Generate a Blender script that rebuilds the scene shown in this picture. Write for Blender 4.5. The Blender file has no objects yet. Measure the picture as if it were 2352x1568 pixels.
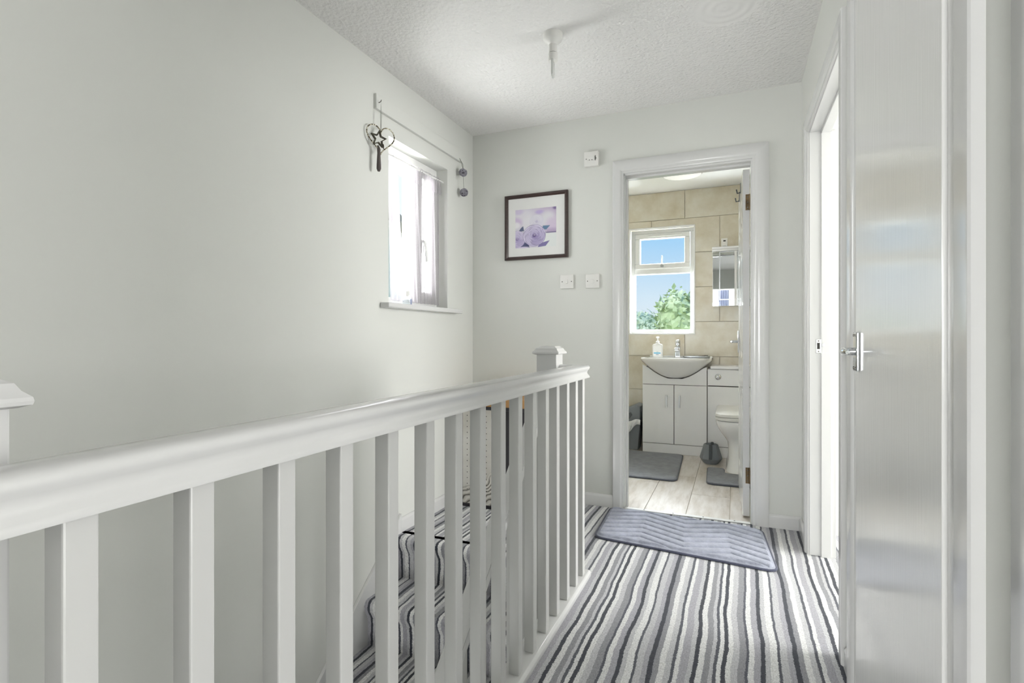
import bpy, bmesh, math, random
import numpy as np
from mathutils import Vector, Matrix
random.seed(7); rng = np.random.default_rng(7)
scene = bpy.context.scene
col = scene.collection
PI = math.pi; R = math.radians

# ------------------------------------------------------------------ camera
cam = bpy.data.cameras.new('camera'); camo = bpy.data.objects.new('camera', cam); col.objects.link(camo)
cam.sensor_fit = 'HORIZONTAL'; cam.sensor_width = 36.0; cam.lens = 36.0 * 1218.0 / 2352.0
cam.shift_y = -10.0 / 2352.0
cam.clip_start = 0.02; cam.clip_end = 300
camo.location = (0, 0, 1.03); camo.rotation_euler = (R(90), 0, R(22.85))
scene.camera = camo
# ------------------------------------------------------------------ world (hazy sky, brighter towards the west)
world = bpy.data.worlds.new('sky'); scene.world = world; world.use_nodes = True
wn = world.node_tree.nodes; wl = world.node_tree.links; wn.clear()
wo = wn.new('ShaderNodeOutputWorld'); bg = wn.new('ShaderNodeBackground'); wl.new(bg.outputs[0], wo.inputs[0])
tc = wn.new('ShaderNodeTexCoord'); sx = wn.new('ShaderNodeSeparateXYZ'); wl.new(tc.outputs['Generated'], sx.inputs[0])
rp = wn.new('ShaderNodeValToRGB'); wl.new(sx.outputs['Z'], rp.inputs[0])
e = rp.color_ramp.elements
e[0].position = 0.0; e[0].color = (0.88, 0.93, 0.98, 1)
e[1].position = 1.0; e[1].color = (0.16, 0.42, 0.90, 1)
for p_, c_ in ((0.07, (0.72, 0.87, 0.99, 1)), (0.17, (0.42, 0.71, 1.0, 1)), (0.45, (0.24, 0.54, 0.96, 1))):
    q_ = e.new(p_); q_.color = c_
mr = wn.new('ShaderNodeMapRange'); wl.new(sx.outputs['X'], mr.inputs[0])
mr.inputs[1].default_value = -0.25; mr.inputs[2].default_value = -0.8
mxw = wn.new('ShaderNodeMix'); mxw.data_type = 'RGBA'; wl.new(mr.outputs[0], mxw.inputs[0]); wl.new(rp.outputs[0], mxw.inputs[6])
mxw.inputs[7].default_value = (1.5, 1.5, 1.5, 1)
wl.new(mxw.outputs[2], bg.inputs[0]); bg.inputs[1].default_value = 1.0
# ------------------------------------------------------------------ sun, daylight and added fill lamps
def sun(name, direction, strength, angle):
    l = bpy.data.lights.new(name, 'SUN'); l.energy = strength; l.angle = R(angle)
    o = bpy.data.objects.new(name, l); col.objects.link(o)
    o.rotation_euler = Vector(direction).to_track_quat('-Z', 'Y').to_euler(); return o
def area(name, loc, target, sx_, sy_, energy, color=(1, 1, 1)):
    l = bpy.data.lights.new(name, 'AREA'); l.shape = 'RECTANGLE'; l.size = sx_; l.size_y = sy_; l.energy = energy; l.color = color
    o = bpy.data.objects.new(name, l); col.objects.link(o); o.location = loc
    o.rotation_euler = (Vector(target) - Vector(loc)).to_track_quat('-Z', 'Y').to_euler(); return o
sun('sun', (0.25, 0.8, -0.9), 2.2, 8)
area('daylight_landing_window', (-2.5, 2.35, 1.25), (0.2, 2.2, 1.5), 1.7, 1.9, 225, (1, 1, 0.99))
area('daylight_bathroom_window', (-0.6, 8.3, 4.1), (-0.6, 4.9, 1.4), 3.0, 1.8, 1600, (0.93, 0.97, 1.0))
area('daylight_bathroom_east', (0.55, 6.05, 1.35), (-0.9, 4.5, 1.5), 1.1, 1.6, 800, (0.93, 0.97, 1.0))
area('daylight_bathroom_west', (-1.9, 6.05, 1.35), (-0.1, 4.5, 1.5), 1.1, 1.6, 700, (0.93, 0.97, 1.0))
area('daylight_bedroom_window', (3.0, 2.6, 1.4), (0.4, 2.4, 1.3), 1.5, 1.4, 120, (1, 1, 0.99))
area('fill_front_room', (2.6, 0.1, 1.4), (0.4, 0.3, 1.3), 1.3, 1.3, 50, (1, 1, 0.99))  # added fill lamp in an unseen room; no window is built there
area('fill_rear_room', (-0.95, -4.3, 1.3), (-0.2, -1.0, 1.4), 1.3, 1.2, 215, (1, 1, 0.99))  # added fill lamp standing for a rear-room window that is not built
area('daylight_hall_below', (-1.1, -1.2, -0.9), (-1.1, 1.5, -1.4), 0.8, 0.9, 20, (1, 1, 0.99))
# ------------------------------------------------------------------ exposure
vs = scene.view_settings
vs.view_transform = 'Standard'; vs.look = 'None'; vs.gamma = 1.0; vs.use_curve_mapping = False; vs.exposure = 0.0
scene.display_settings.display_device = 'sRGB'

# ------------------------------------------------------------------ helpers: materials
def lin(h):
    h = h.lstrip('#'); c = [int(h[i:i + 2], 16) / 255 for i in (0, 2, 4)]
    return tuple((x / 12.92 if x <= 0.04045 else ((x + 0.055) / 1.055) ** 2.4) for x in c) + (1,)
def new_mat(name):
    m = bpy.data.materials.new(name); m.use_nodes = True
    return m, m.node_tree.nodes, m.node_tree.links, m.node_tree.nodes['Principled BSDF']
def position(n):
    return n.new('ShaderNodeNewGeometry').outputs['Position']
def mapped(n, l, scale, src=None):
    mp = n.new('ShaderNodeMapping'); mp.inputs['Scale'].default_value = scale
    l.new(src or position(n), mp.inputs['Vector']); return mp.outputs[0]
def noise(n, l, vec, scale, detail=3, rough=0.5):
    t = n.new('ShaderNodeTexNoise'); t.inputs['Scale'].default_value = scale; t.inputs['Detail'].default_value = detail
    t.inputs['Roughness'].default_value = rough; l.new(vec, t.inputs['Vector']); return t.outputs['Fac']
def bump(n, l, b, height, strength, dist=0.002):
    bp = n.new('ShaderNodeBump'); bp.inputs['Strength'].default_value = strength; bp.inputs['Distance'].default_value = dist
    l.new(height, bp.inputs['Height']); l.new(bp.outputs[0], b.inputs['Normal']); return bp
def ramp(n, l, fac, stops, interp='LINEAR'):
    r = n.new('ShaderNodeValToRGB'); r.color_ramp.interpolation = interp
    els = r.color_ramp.elements
    els[0].position, els[0].color = stops[0]; els[1].position, els[1].color = stops[-1]
    for p, c in stops[1:-1]:
        x = els.new(p); x.color = c
    l.new(fac, r.inputs[0]); return r.outputs[0]
def plain(name, hexc, rough=0.5, metal=0.0, nscale=None, nstr=0.15, vary=0.0, spec=None, dist=0.002, nmap=(1, 1, 1)):
    m, n, l, b = new_mat(name); c = lin(hexc)
    b.inputs['Base Color'].default_value = c; b.inputs['Roughness'].default_value = rough; b.inputs['Metallic'].default_value = metal
    if spec is not None: b.inputs['Specular IOR Level'].default_value = spec
    v = mapped(n, l, nmap)
    if nscale:
        bump(n, l, b, noise(n, l, v, nscale, 4), nstr, dist)
    if vary > 0:
        f = noise(n, l, v, (nscale or 8) * 0.35, 4)
        lo = tuple(x * (1 - vary) for x in c[:3]) + (1,); hi = tuple(min(1, x * (1 + vary)) for x in c[:3]) + (1,)
        l.new(ramp(n, l, f, [(0.3, lo), (0.7, hi)]), b.inputs['Base Color'])
    return m

M = {}
M['wall'] = plain('wall paint off white', '#dedfda', 0.65, nscale=140, nstr=0.12, dist=0.001)
M['ceiling_bath'] = plain('smooth ceiling paint', '#f0f0ef', 0.6, nscale=60, nstr=0.05)
M['gloss'] = plain('white gloss paint', '#dcdcdb', 0.16, nscale=30, nstr=0.05, dist=0.001)
M['satin'] = plain('white satin paint', '#d2d2d0', 0.33, nscale=45, nstr=0.06, dist=0.001)
M['upvc'] = plain('white upvc', '#eeeeec', 0.25, nscale=20, nstr=0.02)
M['plastic'] = plain('white plastic', '#e9e8e4', 0.35, nscale=40, nstr=0.03)
M['dark'] = plain('dark recess', '#2c2a28', 0.6, nscale=80, nstr=0.1)
M['chrome'] = plain('polished chrome', '#d8dadc', 0.09, 1.0, nscale=15, nstr=0.01)
M['brushed'] = plain('brushed steel', '#b9bbbd', 0.28, 1.0, nscale=60, nstr=0.05)
M['screw'] = plain('screw metal', '#6d6a64', 0.4, 0.8, nscale=90, nstr=0.1)
M['brass'] = plain('old hinge metal', '#6b5a42', 0.4, 0.7, nscale=90, nstr=0.2, vary=0.4)
M['ceramic'] = plain('white ceramic', '#f2f2f1', 0.08, nscale=10, nstr=0.01)
M['laminate'] = plain('white gloss laminate', '#f1f1f2', 0.16, nscale=10, nstr=0.01)
M['charcoal'] = plain('charcoal plastic', '#7b8085', 0.45, nscale=70, nstr=0.08)
M['charcoal_dark'] = plain('dark charcoal plastic', '#4b5054', 0.45, nscale=70, nstr=0.08)
M['bag'] = plain('white bin bag', '#e8e9ea', 0.35, nscale=35, nstr=0.5, dist=0.01)
M['frame_wood'] = plain('dark mahogany frame', '#3a2a28', 0.3, nscale=60, nstr=0.1, vary=0.25, nmap=(1, 1, 6))
M['mount'] = plain('picture mount card', '#e9e9e7', 0.7, nscale=200, nstr=0.05)
M['string'] = plain('grey cord', '#8f9088', 0.8, nscale=300, nstr=0.3)
M['wood'] = plain('light brown wood', '#b98d58', 0.5, nscale=18, nstr=0.1, vary=0.25, nmap=(1, 8, 1))
M['black'] = plain('black leatherette', '#26242a', 0.35, nscale=120, nstr=0.2)
M['tassel'] = plain('dark tassel thread', '#57504e', 0.8, nscale=200, nstr=0.5, vary=0.3, nmap=(1, 1, .1))
M['star_metal'] = plain('blackened silver', '#4a463c', 0.35, 0.7, nscale=120, nstr=0.3, vary=0.4)
M['ball_wire'] = plain('grey lilac wicker', '#8d8b95', 0.6, nscale=150, nstr=0.3, vary=0.2)
M['ball_core'] = plain('dark wicker core', '#56545c', 0.8, nscale=100, nstr=0.3)
M['grout'] = plain('grey beige grout', '#b9b09e', 0.8, nscale=150, nstr=0.2)
M['blue'] = plain('blue label print', '#2f9fc8', 0.4, nscale=50, nstr=0.02)
M['grey_print'] = plain('grey label print', '#a9b4ba', 0.4, nscale=50, nstr=0.02)
M['grey_rim'] = plain('grey lamp rim', '#a4a5a4', 0.4, nscale=40, nstr=0.02)
M['soil'] = plain('lawn', '#6f8a48', 0.9, nscale=3, nstr=0.5, vary=0.3)
M['bark'] = plain('bark', '#6b5a48', 0.9, nscale=20, nstr=0.6, vary=0.3)
M['render'] = plain('pale house render', '#e9e6e0', 0.8, nscale=30, nstr=0.2)
M['rooftile'] = plain('grey roof tile', '#8a8580', 0.8, nscale=12, nstr=0.4, vary=0.2)
M['curtain_blue'] = plain('blue grey curtain cloth', '#8f96b0', 0.85, nscale=120, nstr=0.2)

def m_ceiling():
    m, n, l, b = new_mat('textured ceiling plaster')
    b.inputs['Base Color'].default_value = lin('#f1f0ee'); b.inputs['Roughness'].default_value = 0.75
    v = mapped(n, l, (1, 1, 1))
    vo = n.new('ShaderNodeTexVoronoi'); vo.feature = 'SMOOTH_F1'; vo.inputs['Scale'].default_value = 62; l.new(v, vo.inputs['Vector'])
    nz = noise(n, l, v, 90, 4, 0.6)
    ad = n.new('ShaderNodeMath'); ad.operation = 'ADD'; l.new(vo.outputs['Distance'], ad.inputs[0]); l.new(nz, ad.inputs[1])
    # swirled repair patch round an old fitting: rings instead of stipple
    ps = n.new('ShaderNodeVectorMath'); ps.operation = 'DISTANCE'; l.new(position(n), ps.inputs[0]); ps.inputs[1].default_value = (-0.04, 2.36, 2.388)
    rg = n.new('ShaderNodeMath'); rg.operation = 'MULTIPLY'; l.new(ps.outputs['Value'], rg.inputs[0]); rg.inputs[1].default_value = 150
    sn = n.new('ShaderNodeMath'); sn.operation = 'SINE'; l.new(rg.outputs[0], sn.inputs[0])
    sc = n.new('ShaderNodeMath'); sc.operation = 'MULTIPLY_ADD'; l.new(sn.outputs[0], sc.inputs[0]); sc.inputs[1].default_value = 0.15; sc.inputs[2].default_value = 0.7
    mk = n.new('ShaderNodeMapRange'); l.new(ps.outputs['Value'], mk.inputs[0]); mk.inputs[1].default_value = 0.11; mk.inputs[2].default_value = 0.16
    mx = n.new('ShaderNodeMix'); l.new(mk.outputs[0], mx.inputs[0]); l.new(sc.outputs[0], mx.inputs[2]); l.new(ad.outputs[0], mx.inputs[3])
    bump(n, l, b, mx.outputs[0], 0.7, 0.008)
    return m
M['ceiling'] = m_ceiling()

def m_brushed_gloss():
    m, n, l, b = new_mat('brush marked white gloss door')
    b.inputs['Base Color'].default_value = lin('#f0f0ee'); b.inputs['Coat Weight'].default_value = 0.35; b.inputs['Coat Roughness'].default_value = 0.12
    v = mapped(n, l, (1, 55, 1.6)); f = noise(n, l, v, 4, 4, 0.6)
    l.new(ramp(n, l, f, [(0.3, (0.13,) * 3 + (1,)), (0.7, (0.20,) * 3 + (1,))]), b.inputs['Roughness'])
    v2 = mapped(n, l, (1, 30, 1.2)); bump(n, l, b, noise(n, l, v2, 5, 3), 0.35, 0.0012)
    return m
M['door_gloss'] = m_brushed_gloss()

def m_carpet():
    m, n, l, b = new_mat('striped carpet')
    b.inputs['Roughness'].default_value = 0.95; b.inputs['Specular IOR Level'].default_value = 0.1
    b.inputs['Sheen Weight'].default_value = 0.25
    P = position(n); s = n.new('ShaderNodeSeparateXYZ'); l.new(P, s.inputs[0])
    w1 = noise(n, l, P, 2.2, 2); w2 = noise(n, l, P, 26, 2); w3 = noise(n, l, P, 260, 1)
    def madd(a, k, c):
        q = n.new('ShaderNodeMath'); q.operation = 'MULTIPLY_ADD'; l.new(a, q.inputs[0]); q.inputs[1].default_value = k
        if isinstance(c, float): q.inputs[2].default_value = c
        else: l.new(c, q.inputs[2])
        return q.outputs[0]
    x = madd(w1, 0.038, s.outputs['X']); x = madd(w2, 0.006, x); x = madd(w3, 0.009, x)
    x = madd(x, 1 / 0.42, 10.03)
    fr = n.new('ShaderNodeMath'); fr.operation = 'FRACT'; l.new(x, fr.inputs[0])
    K, W, L_, G, V, D = [lin(h) for h in ('#3f424c', '#efefee', '#cfcfd1', '#9d9da2', '#b4b3ba', '#5a5c66')]
    seq = [(K, 13), (W, 15), (L_, 20), (G, 22), (D, 9), (W, 18), (V, 20), (K, 14), (L_, 15), (W, 22), (D, 8), (L_, 22), (V, 18), (K, 15), (G, 16), (W, 20),
           (L_, 18), (D, 10), (W, 14), (V, 24), (L_, 16), (K, 13), (W, 18), (G, 20), (L_, 12), (D, 9), (W, 15)]
    tot = sum(a[1] for a in seq); stops = []; p = 0
    for c, w in seq:
        stops.append((p / tot, c)); p += w
    cc = ramp(n, l, fr.outputs[0], stops, 'CONSTANT')
    nf = noise(n, l, mapped(n, l, (1, .45, .45)), 240, 3, 0.7); hs = n.new('ShaderNodeHueSaturation'); l.new(cc, hs.inputs['Color'])
    l.new(madd(nf, 1.3, 0.35), hs.inputs['Value']); l.new(hs.outputs[0], b.inputs['Base Color'])
    hgt = madd(noise(n, l, P, 420, 2), 1.0, madd(noise(n, l, P, 45, 3), 0.8, 0.0))
    bump(n, l, b, hgt, 0.7, 0.006)
    return m
M['carpet'] = m_carpet()

def m_fluffy(name, hexc, k=1.0):
    m, n, l, b = new_mat(name); c = lin(hexc)
    b.inputs['Roughness'].default_value = 0.95; b.inputs['Sheen Weight'].default_value = 0.3; b.inputs['Specular IOR Level'].default_value = 0.1
    P = position(n); f = noise(n, l, P, 22, 5, 0.7)
    l.new(ramp(n, l, f, [(0.3, tuple(x * 0.75 for x in c[:3]) + (1,)), (0.7, tuple(min(1, x * 1.2) for x in c[:3]) + (1,))]), b.inputs['Base Color'])
    bump(n, l, b, noise(n, l, P, 300, 3), 0.6 * k, 0.004)
    return m
M['rug'] = m_fluffy('grey lavender plush', '#a3a7b6'); M['rug_edge'] = m_fluffy('dark grey binding', '#55586a')
M['mat_grey'] = m_fluffy('slate grey plush', '#7d8087'); M['mat_edge'] = m_fluffy('dark slate binding', '#5a5d66')

def m_tile(name, stops, scale, rough, obrand=True, nmap=(1, 1, 1)):
    m, n, l, b = new_mat(name)
    P = position(n); oi = n.new('ShaderNodeObjectInfo'); va = n.new('ShaderNodeVectorMath'); va.operation = 'MULTIPLY_ADD'
    cx = n.new('ShaderNodeCombineXYZ')
    for i in range(3): l.new(oi.outputs['Random'], cx.inputs[i])
    l.new(cx.outputs[0], va.inputs[0]); va.inputs[1].default_value = (9, 5, 7); l.new(P, va.inputs[2])
    v = mapped(n, l, nmap, va.outputs[0])
    f = noise(n, l, v, scale, 8, 0.62); l.new(ramp(n, l, f, stops), b.inputs['Base Color'])
    b.inputs['Roughness'].default_value = rough
    bump(n, l, b, noise(n, l, v, scale * 6, 3), 0.05, 0.001)
    return m
M['tile'] = m_tile('beige stone tile', [(0.25, lin('#bfb295')), (0.40, lin('#d3cab6')), (0.55, lin('#dfd9ca')), (0.72, lin('#eae7e0'))], 3.2, 0.3)
M['plank'] = m_tile('pale washed vinyl plank', [(0.25, lin('#9b9083')), (0.42, lin('#beb5aa')), (0.6, lin('#d0cac3')), (0.8, lin('#dcd8d3'))], 5.0, 0.28, nmap=(4, 0.7, 1))

def m_sheer():
    m, n, l, b = new_mat('sheer curtain voile')
    b.inputs['Base Color'].default_value = lin('#c9c5ca'); b.inputs['Roughness'].default_value = 0.9
    out = n['Material Output']; tr = n.new('ShaderNodeBsdfTransparent'); tl = n.new('ShaderNodeBsdfTranslucent')
    tl.inputs[0].default_value = lin('#a29ca2'); mx = n.new('ShaderNodeMixShader'); mx.inputs[0].default_value = 0.55
    l.new(b.outputs[0], mx.inputs[1]); l.new(tl.outputs[0], mx.inputs[2])
    wv = n.new('ShaderNodeTexNoise'); wv.inputs['Scale'].default_value = 300; l.new(position(n), wv.inputs['Vector'])
    mm = n.new('ShaderNodeMapRange'); l.new(wv.outputs['Fac'], mm.inputs[0]); mm.inputs[3].default_value = 0.40; mm.inputs[4].default_value = 0.62
    m2 = n.new('ShaderNodeMixShader'); l.new(mm.outputs[0], m2.inputs[0]); l.new(tr.outputs[0], m2.inputs[1]); l.new(mx.outputs[0], m2.inputs[2])
    l.new(m2.outputs[0], out.inputs[0]); return m
M['sheer'] = m_sheer()
def m_glass(name, tint=(1, 1, 1, 1), refl=0.08):
    m, n, l, b = new_mat(name); out = n['Material Output']
    tr = n.new('ShaderNodeBsdfTransparent'); tr.inputs[0].default_value = tint
    gl = n.new('ShaderNodeBsdfGlossy'); gl.inputs['Roughness'].default_value = 0.02
    fr = n.new('ShaderNodeFresnel'); fr.inputs[0].default_value = 1.45
    ge = n.new('ShaderNodeNewGeometry'); fm = n.new('ShaderNodeMath'); fm.operation = 'MULTIPLY_ADD'      # reflect on the entry face only
    fm.inputs[1].default_value = -1.0; fm.inputs[2].default_value = 1.0; l.new(ge.outputs['Backfacing'], fm.inputs[0])
    fk = n.new('ShaderNodeMath'); fk.operation = 'MULTIPLY'; l.new(fr.outputs[0], fk.inputs[0]); l.new(fm.outputs[0], fk.inputs[1])
    mx = n.new('ShaderNodeMixShader'); l.new(fk.outputs[0], mx.inputs[0]); l.new(tr.outputs[0], mx.inputs[1]); l.new(gl.outputs[0], mx.inputs[2])
    l.new(mx.outputs[0], out.inputs[0]); return m
M['glass'] = m_glass('window glass', (0.97, 0.98, 0.98, 1))
M['bottle_glass'] = m_glass('perfume glass', (0.88, 0.92, 0.93, 1))
def m_tube():
    m, n, l, b = new_mat('milky lamp tube'); b.inputs['Base Color'].default_value = lin('#e6e8e4'); b.inputs['Roughness'].default_value = 0.15
    b.inputs['Transmission Weight'].default_value = 0.25
    bump(n, l, b, noise(n, l, position(n), 40, 2), 0.02); return m
M['tube'] = m_tube()
M['mirror'] = plain('mirror', '#e8ecec', 0.02, 1.0, nscale=3, nstr=0.002)
def m_diffuser():
    m, n, l, b = new_mat('lit lamp diffuser'); b.inputs['Base Color'].default_value = lin('#f0f0ee')
    b.inputs['Emission Color'].default_value = (1, 0.98, 0.95, 1); b.inputs['Emission Strength'].default_value = 0.45
    b.inputs['Roughness'].default_value = 0.4; bump(n, l, b, noise(n, l, position(n), 30, 2), 0.02); return m
M['diffuser'] = m_diffuser()
def m_attr(name):
    m, n, l, b = new_mat(name); a = n.new('ShaderNodeVertexColor'); a.layer_name = 'print'; l.new(a.outputs[0], b.inputs['Base Color'])
    b.inputs['Roughness'].default_value = 0.45; bump(n, l, b, noise(n, l, position(n), 400, 2), 0.02); return m
M['print'] = m_attr('rose photograph print')
def m_beads():
    m, n, l, b = new_mat('twisted beaded wire')
    v = mapped(n, l, (1, 1, 1)); f = noise(n, l, v, 130, 2)
    l.new(ramp(n, l, f, [(0.40, lin('#3a342c')), (0.50, lin('#8b8266')), (0.58, lin('#d8d4c4'))]), b.inputs['Base Color'])
    b.inputs['Metallic'].default_value = 0.4; b.inputs['Roughness'].default_value = 0.35; return m
M['beads'] = m_beads()
def m_strands():
    # printed panel: pale paper with dark curved strands along the lower edge
    m, n, l, b = new_mat('printed panel with dark strands'); P = position(n)
    s = n.new('ShaderNodeSeparateXYZ'); l.new(P, s.inputs[0])
    d = n.new('ShaderNodeVectorMath'); d.operation = 'DISTANCE'; l.new(P, d.inputs[0]); d.inputs[1].default_value = (-1.62, 2.87, 0.52)
    nz = noise(n, l, P, 9, 2)
    q = n.new('ShaderNodeMath'); q.operation = 'MULTIPLY_ADD'; l.new(nz, q.inputs[0]); q.inputs[1].default_value = 0.10; l.new(d.outputs['Value'], q.inputs[2])
    k = n.new('ShaderNodeMath'); k.operation = 'MULTIPLY'; l.new(q.outputs[0], k.inputs[0]); k.inputs[1].default_value = 38
    fr = n.new('ShaderNodeMath'); fr.operation = 'FRACT'; l.new(k.outputs[0], fr.inputs[0])
    c1 = ramp(n, l, fr.outputs[0], [(0.0, lin('#4a4642')), (0.18, lin('#6e6a64')), (0.3, lin('#c9c5bd')), (0.6, lin('#e2dfd9')), (0.9, lin('#a9a49b'))])
    base = ramp(n, l, noise(n, l, P, 6, 3), [(0.3, lin('#bdb9b0')), (0.7, lin('#d5d3ce'))])
    mk = n.new('ShaderNodeMapRange'); l.new(d.outputs['Value'], mk.inputs[0]); mk.inputs[1].default_value = 0.40; mk.inputs[2].default_value = 0.44
    mx = n.new('ShaderNodeMix'); mx.data_type = 'RGBA'; l.new(mk.outputs[0], mx.inputs[0]); l.new(base, mx.inputs[6]); l.new(c1, mx.inputs[7])
    l.new(mx.outputs[2], b.inputs['Base Color']); b.inputs['Roughness'].default_value = 0.5; return m
M['strands'] = m_strands()
def m_leaf(name, a_, b_):
    m, n, l, b = new_mat(name); f = noise(n, l, position(n), 1.4, 4)
    l.new(ramp(n, l, f, [(0.3, lin(a_)), (0.7, lin(b_))]), b.inputs['Base Color']); b.inputs['Roughness'].default_value = 0.6; return m
M['leaf'] = m_leaf('leaf green', '#abbf8e', '#d6e3c0'); M['leaf2'] = m_leaf('leaf pale green', '#b7c8aa', '#dbe5cf')  # greens lightened so the garden haze sits in the leaf colour

# ------------------------------------------------------------------ helpers: meshes
class MB:
    def __init__(s): s.v = []; s.f = []; s.mi = []; s.cur = 0
    def add(s, vs_, fs_):
        o = len(s.v); s.v += [tuple(x) for x in vs_]; s.f += [tuple(i + o for i in f) for f in fs_]; s.mi += [s.cur] * len(fs_); return s
    def box(s, x0, x1, y0, y1, z0, z1):
        x0, x1 = sorted((x0, x1)); y0, y1 = sorted((y0, y1)); z0, z1 = sorted((z0, z1))
        return s.add([(x0, y0, z0), (x1, y0, z0), (x1, y1, z0), (x0, y1, z0), (x0, y0, z1), (x1, y0, z1), (x1, y1, z1), (x0, y1, z1)],
                     [(0, 3, 2, 1), (4, 5, 6, 7), (0, 1, 5, 4), (1, 2, 6, 5), (2, 3, 7, 6), (3, 0, 4, 7)])
    def prism(s, poly, vec):
        n = len(poly); vec = Vector(vec); a = [Vector(p) for p in poly]; b = [p + vec for p in a]
        return s.add(a + b, [tuple(range(n))[::-1], tuple(range(n, 2 * n))] + [(i, (i + 1) % n, n + (i + 1) % n, n + i) for i in range(n)])
    def lathe(s, prof, c=(0, 0, 0), seg=24, axis=(0, 0, 1)):
        q = Vector((0, 0, 1)).rotation_difference(Vector(axis)); c = Vector(c); V = []; F = []
        for r, z in prof:
            for k in range(seg):
                a = 2 * PI * k / seg; V.append(c + q @ Vector((r * math.cos(a), r * math.sin(a), z)))
        for i in range(len(prof) - 1):
            for k in range(seg):
                k2 = (k + 1) % seg; F.append((i * seg + k, i * seg + k2, (i + 1) * seg + k2, (i + 1) * seg + k))
        F.append(tuple(range(seg))[::-1]); F.append(tuple((len(prof) - 1) * seg + k for k in range(seg)))
        return s.add(V, F)
    def tube(s, pts, r, seg=8, closed=False):
        P = [Vector(p) for p in pts]; n = len(P); V = []; F = []; up = None
        for i in range(n):
            if closed: t = P[(i + 1) % n] - P[i - 1]
            else: t = P[min(i + 1, n - 1)] - P[max(i - 1, 0)]
            t.normalize()
            if up is None:
                up = Vector((0, 0, 1)) if abs(t.z) < 0.9 else Vector((1, 0, 0))
            a = t.cross(up)
            if a.length < 1e-5: a = t.cross(Vector((0, 1, 0)))
            a.normalize(); up = a.cross(t).normalized(); rr = r[i] if isinstance(r, (list, tuple)) else r
            for k in range(seg):
                w = 2 * PI * k / seg; V.append(P[i] + (a * math.cos(w) + up * math.sin(w)) * rr)
        for i in range(n if closed else n - 1):
            j = (i + 1) % n
            for k in range(seg):
                k2 = (k + 1) % seg; F.append((i * seg + k, i * seg + k2, j * seg + k2, j * seg + k))
        if not closed: F.append(tuple(range(seg))); F.append(tuple((n - 1) * seg + k for k in range(seg)))
        return s.add(V, F)
    def loft(s, rings, cap=True):
        n = len(rings[0]); V = [p for r in rings for p in r]; F = []
        for i in range(len(rings) - 1):
            for k in range(n):
                k2 = (k + 1) % n; F.append((i * n + k, i * n + k2, (i + 1) * n + k2, (i + 1) * n + k))
        if cap: F.append(tuple(range(n))[::-1]); F.append(tuple((len(rings) - 1) * n + k for k in range(n)))
        return s.add(V, F)
    def grid(s, fn, nu, nv):
        V = [fn(i / nu, j / nv) for j in range(nv + 1) for i in range(nu + 1)]
        F = [(j * (nu + 1) + i, j * (nu + 1) + i + 1, (j + 1) * (nu + 1) + i + 1, (j + 1) * (nu + 1) + i) for j in range(nv) for i in range(nu)]
        return s.add(V, F)
    def sphere(s, c, r, nu=16, nv=10):
        prof = [(max(1e-4, math.sin(PI * i / nv)) * r, -math.cos(PI * i / nv) * r) for i in range(nv + 1)]
        return s.lathe(prof, c, nu)
    def rot(s, angle, pivot, axis='Z'):
        m = Matrix.Translation(pivot) @ Matrix.Rotation(angle, 4, axis) @ Matrix.Translation(-Vector(pivot))
        s.v = [tuple(m @ Vector(p)) for p in s.v]; return s
    def build(s, name, mat, parent=None, bevel=0.0, smooth=35, seg=2, recalc=True):
        me = bpy.data.meshes.new(name); bm = bmesh.new(); vv = [bm.verts.new(p) for p in s.v]
        for f, mi in zip(s.f, s.mi):
            try:
                q = bm.faces.new([vv[i] for i in f]); q.material_index = mi
            except ValueError: pass
        if recalc: bmesh.ops.recalc_face_normals(bm, faces=bm.faces)
        if bevel > 0:
            ed = [x for x in bm.edges if len(x.link_faces) == 2 and x.calc_face_angle(0) > R(30)]
            bmesh.ops.bevel(bm, geom=ed, offset=bevel, segments=seg, profile=0.5, affect='EDGES', clamp_overlap=True)
        for q in bm.faces: q.smooth = True
        bm.to_mesh(me); bm.free()
        me.set_sharp_from_angle(angle=R(min(smooth, 20) if bevel > 0 else smooth))
        for m in (mat if isinstance(mat, (list, tuple)) else [mat]): me.materials.append(M[m])
        return link(name, me, parent)
def link(name, me, parent=None, loc=None):
    o = bpy.data.objects.new(name, me); col.objects.link(o)
    if parent is not None:
        o.parent = parent
        if parent.type == 'EMPTY': o.matrix_parent_inverse = Matrix.Translation(-Vector(parent.location))
    if loc is not None: o.location = loc
    return o
def tag(o, label, cat, group=None, kind=None):
    o['label'] = label; o['category'] = cat
    if group: o['group'] = group
    if kind: o['kind'] = kind
    return o
def thing(name, loc, label, cat, group=None, kind=None):
    o = bpy.data.objects.new(name, None); col.objects.link(o); o.location = loc; o.empty_display_size = 0.05
    return tag(o, label, cat, group, kind)
def struct(name, mb, mat, label, cat, bevel=0.0):
    return tag(mb.build(name, mat, bevel=bevel), label, cat, kind='structure')

# ------------------------------------------------------------------ dimensions (metres; first floor at z = 0)
XL, XR, YB, ZC = -1.637, 0.325, 3.2, 2.388
BB, BXL, BXR, YB2 = 5.14, -1.45, 0.75, 3.31
GZ = -2.6
STX0, STX1 = -1.62, -0.790           # stair flight between left wall and outer string
N1, GOING, RISE = 2.32, 0.25, 0.219
EDGE = -0.575                        # landing edge / base rail face

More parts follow.
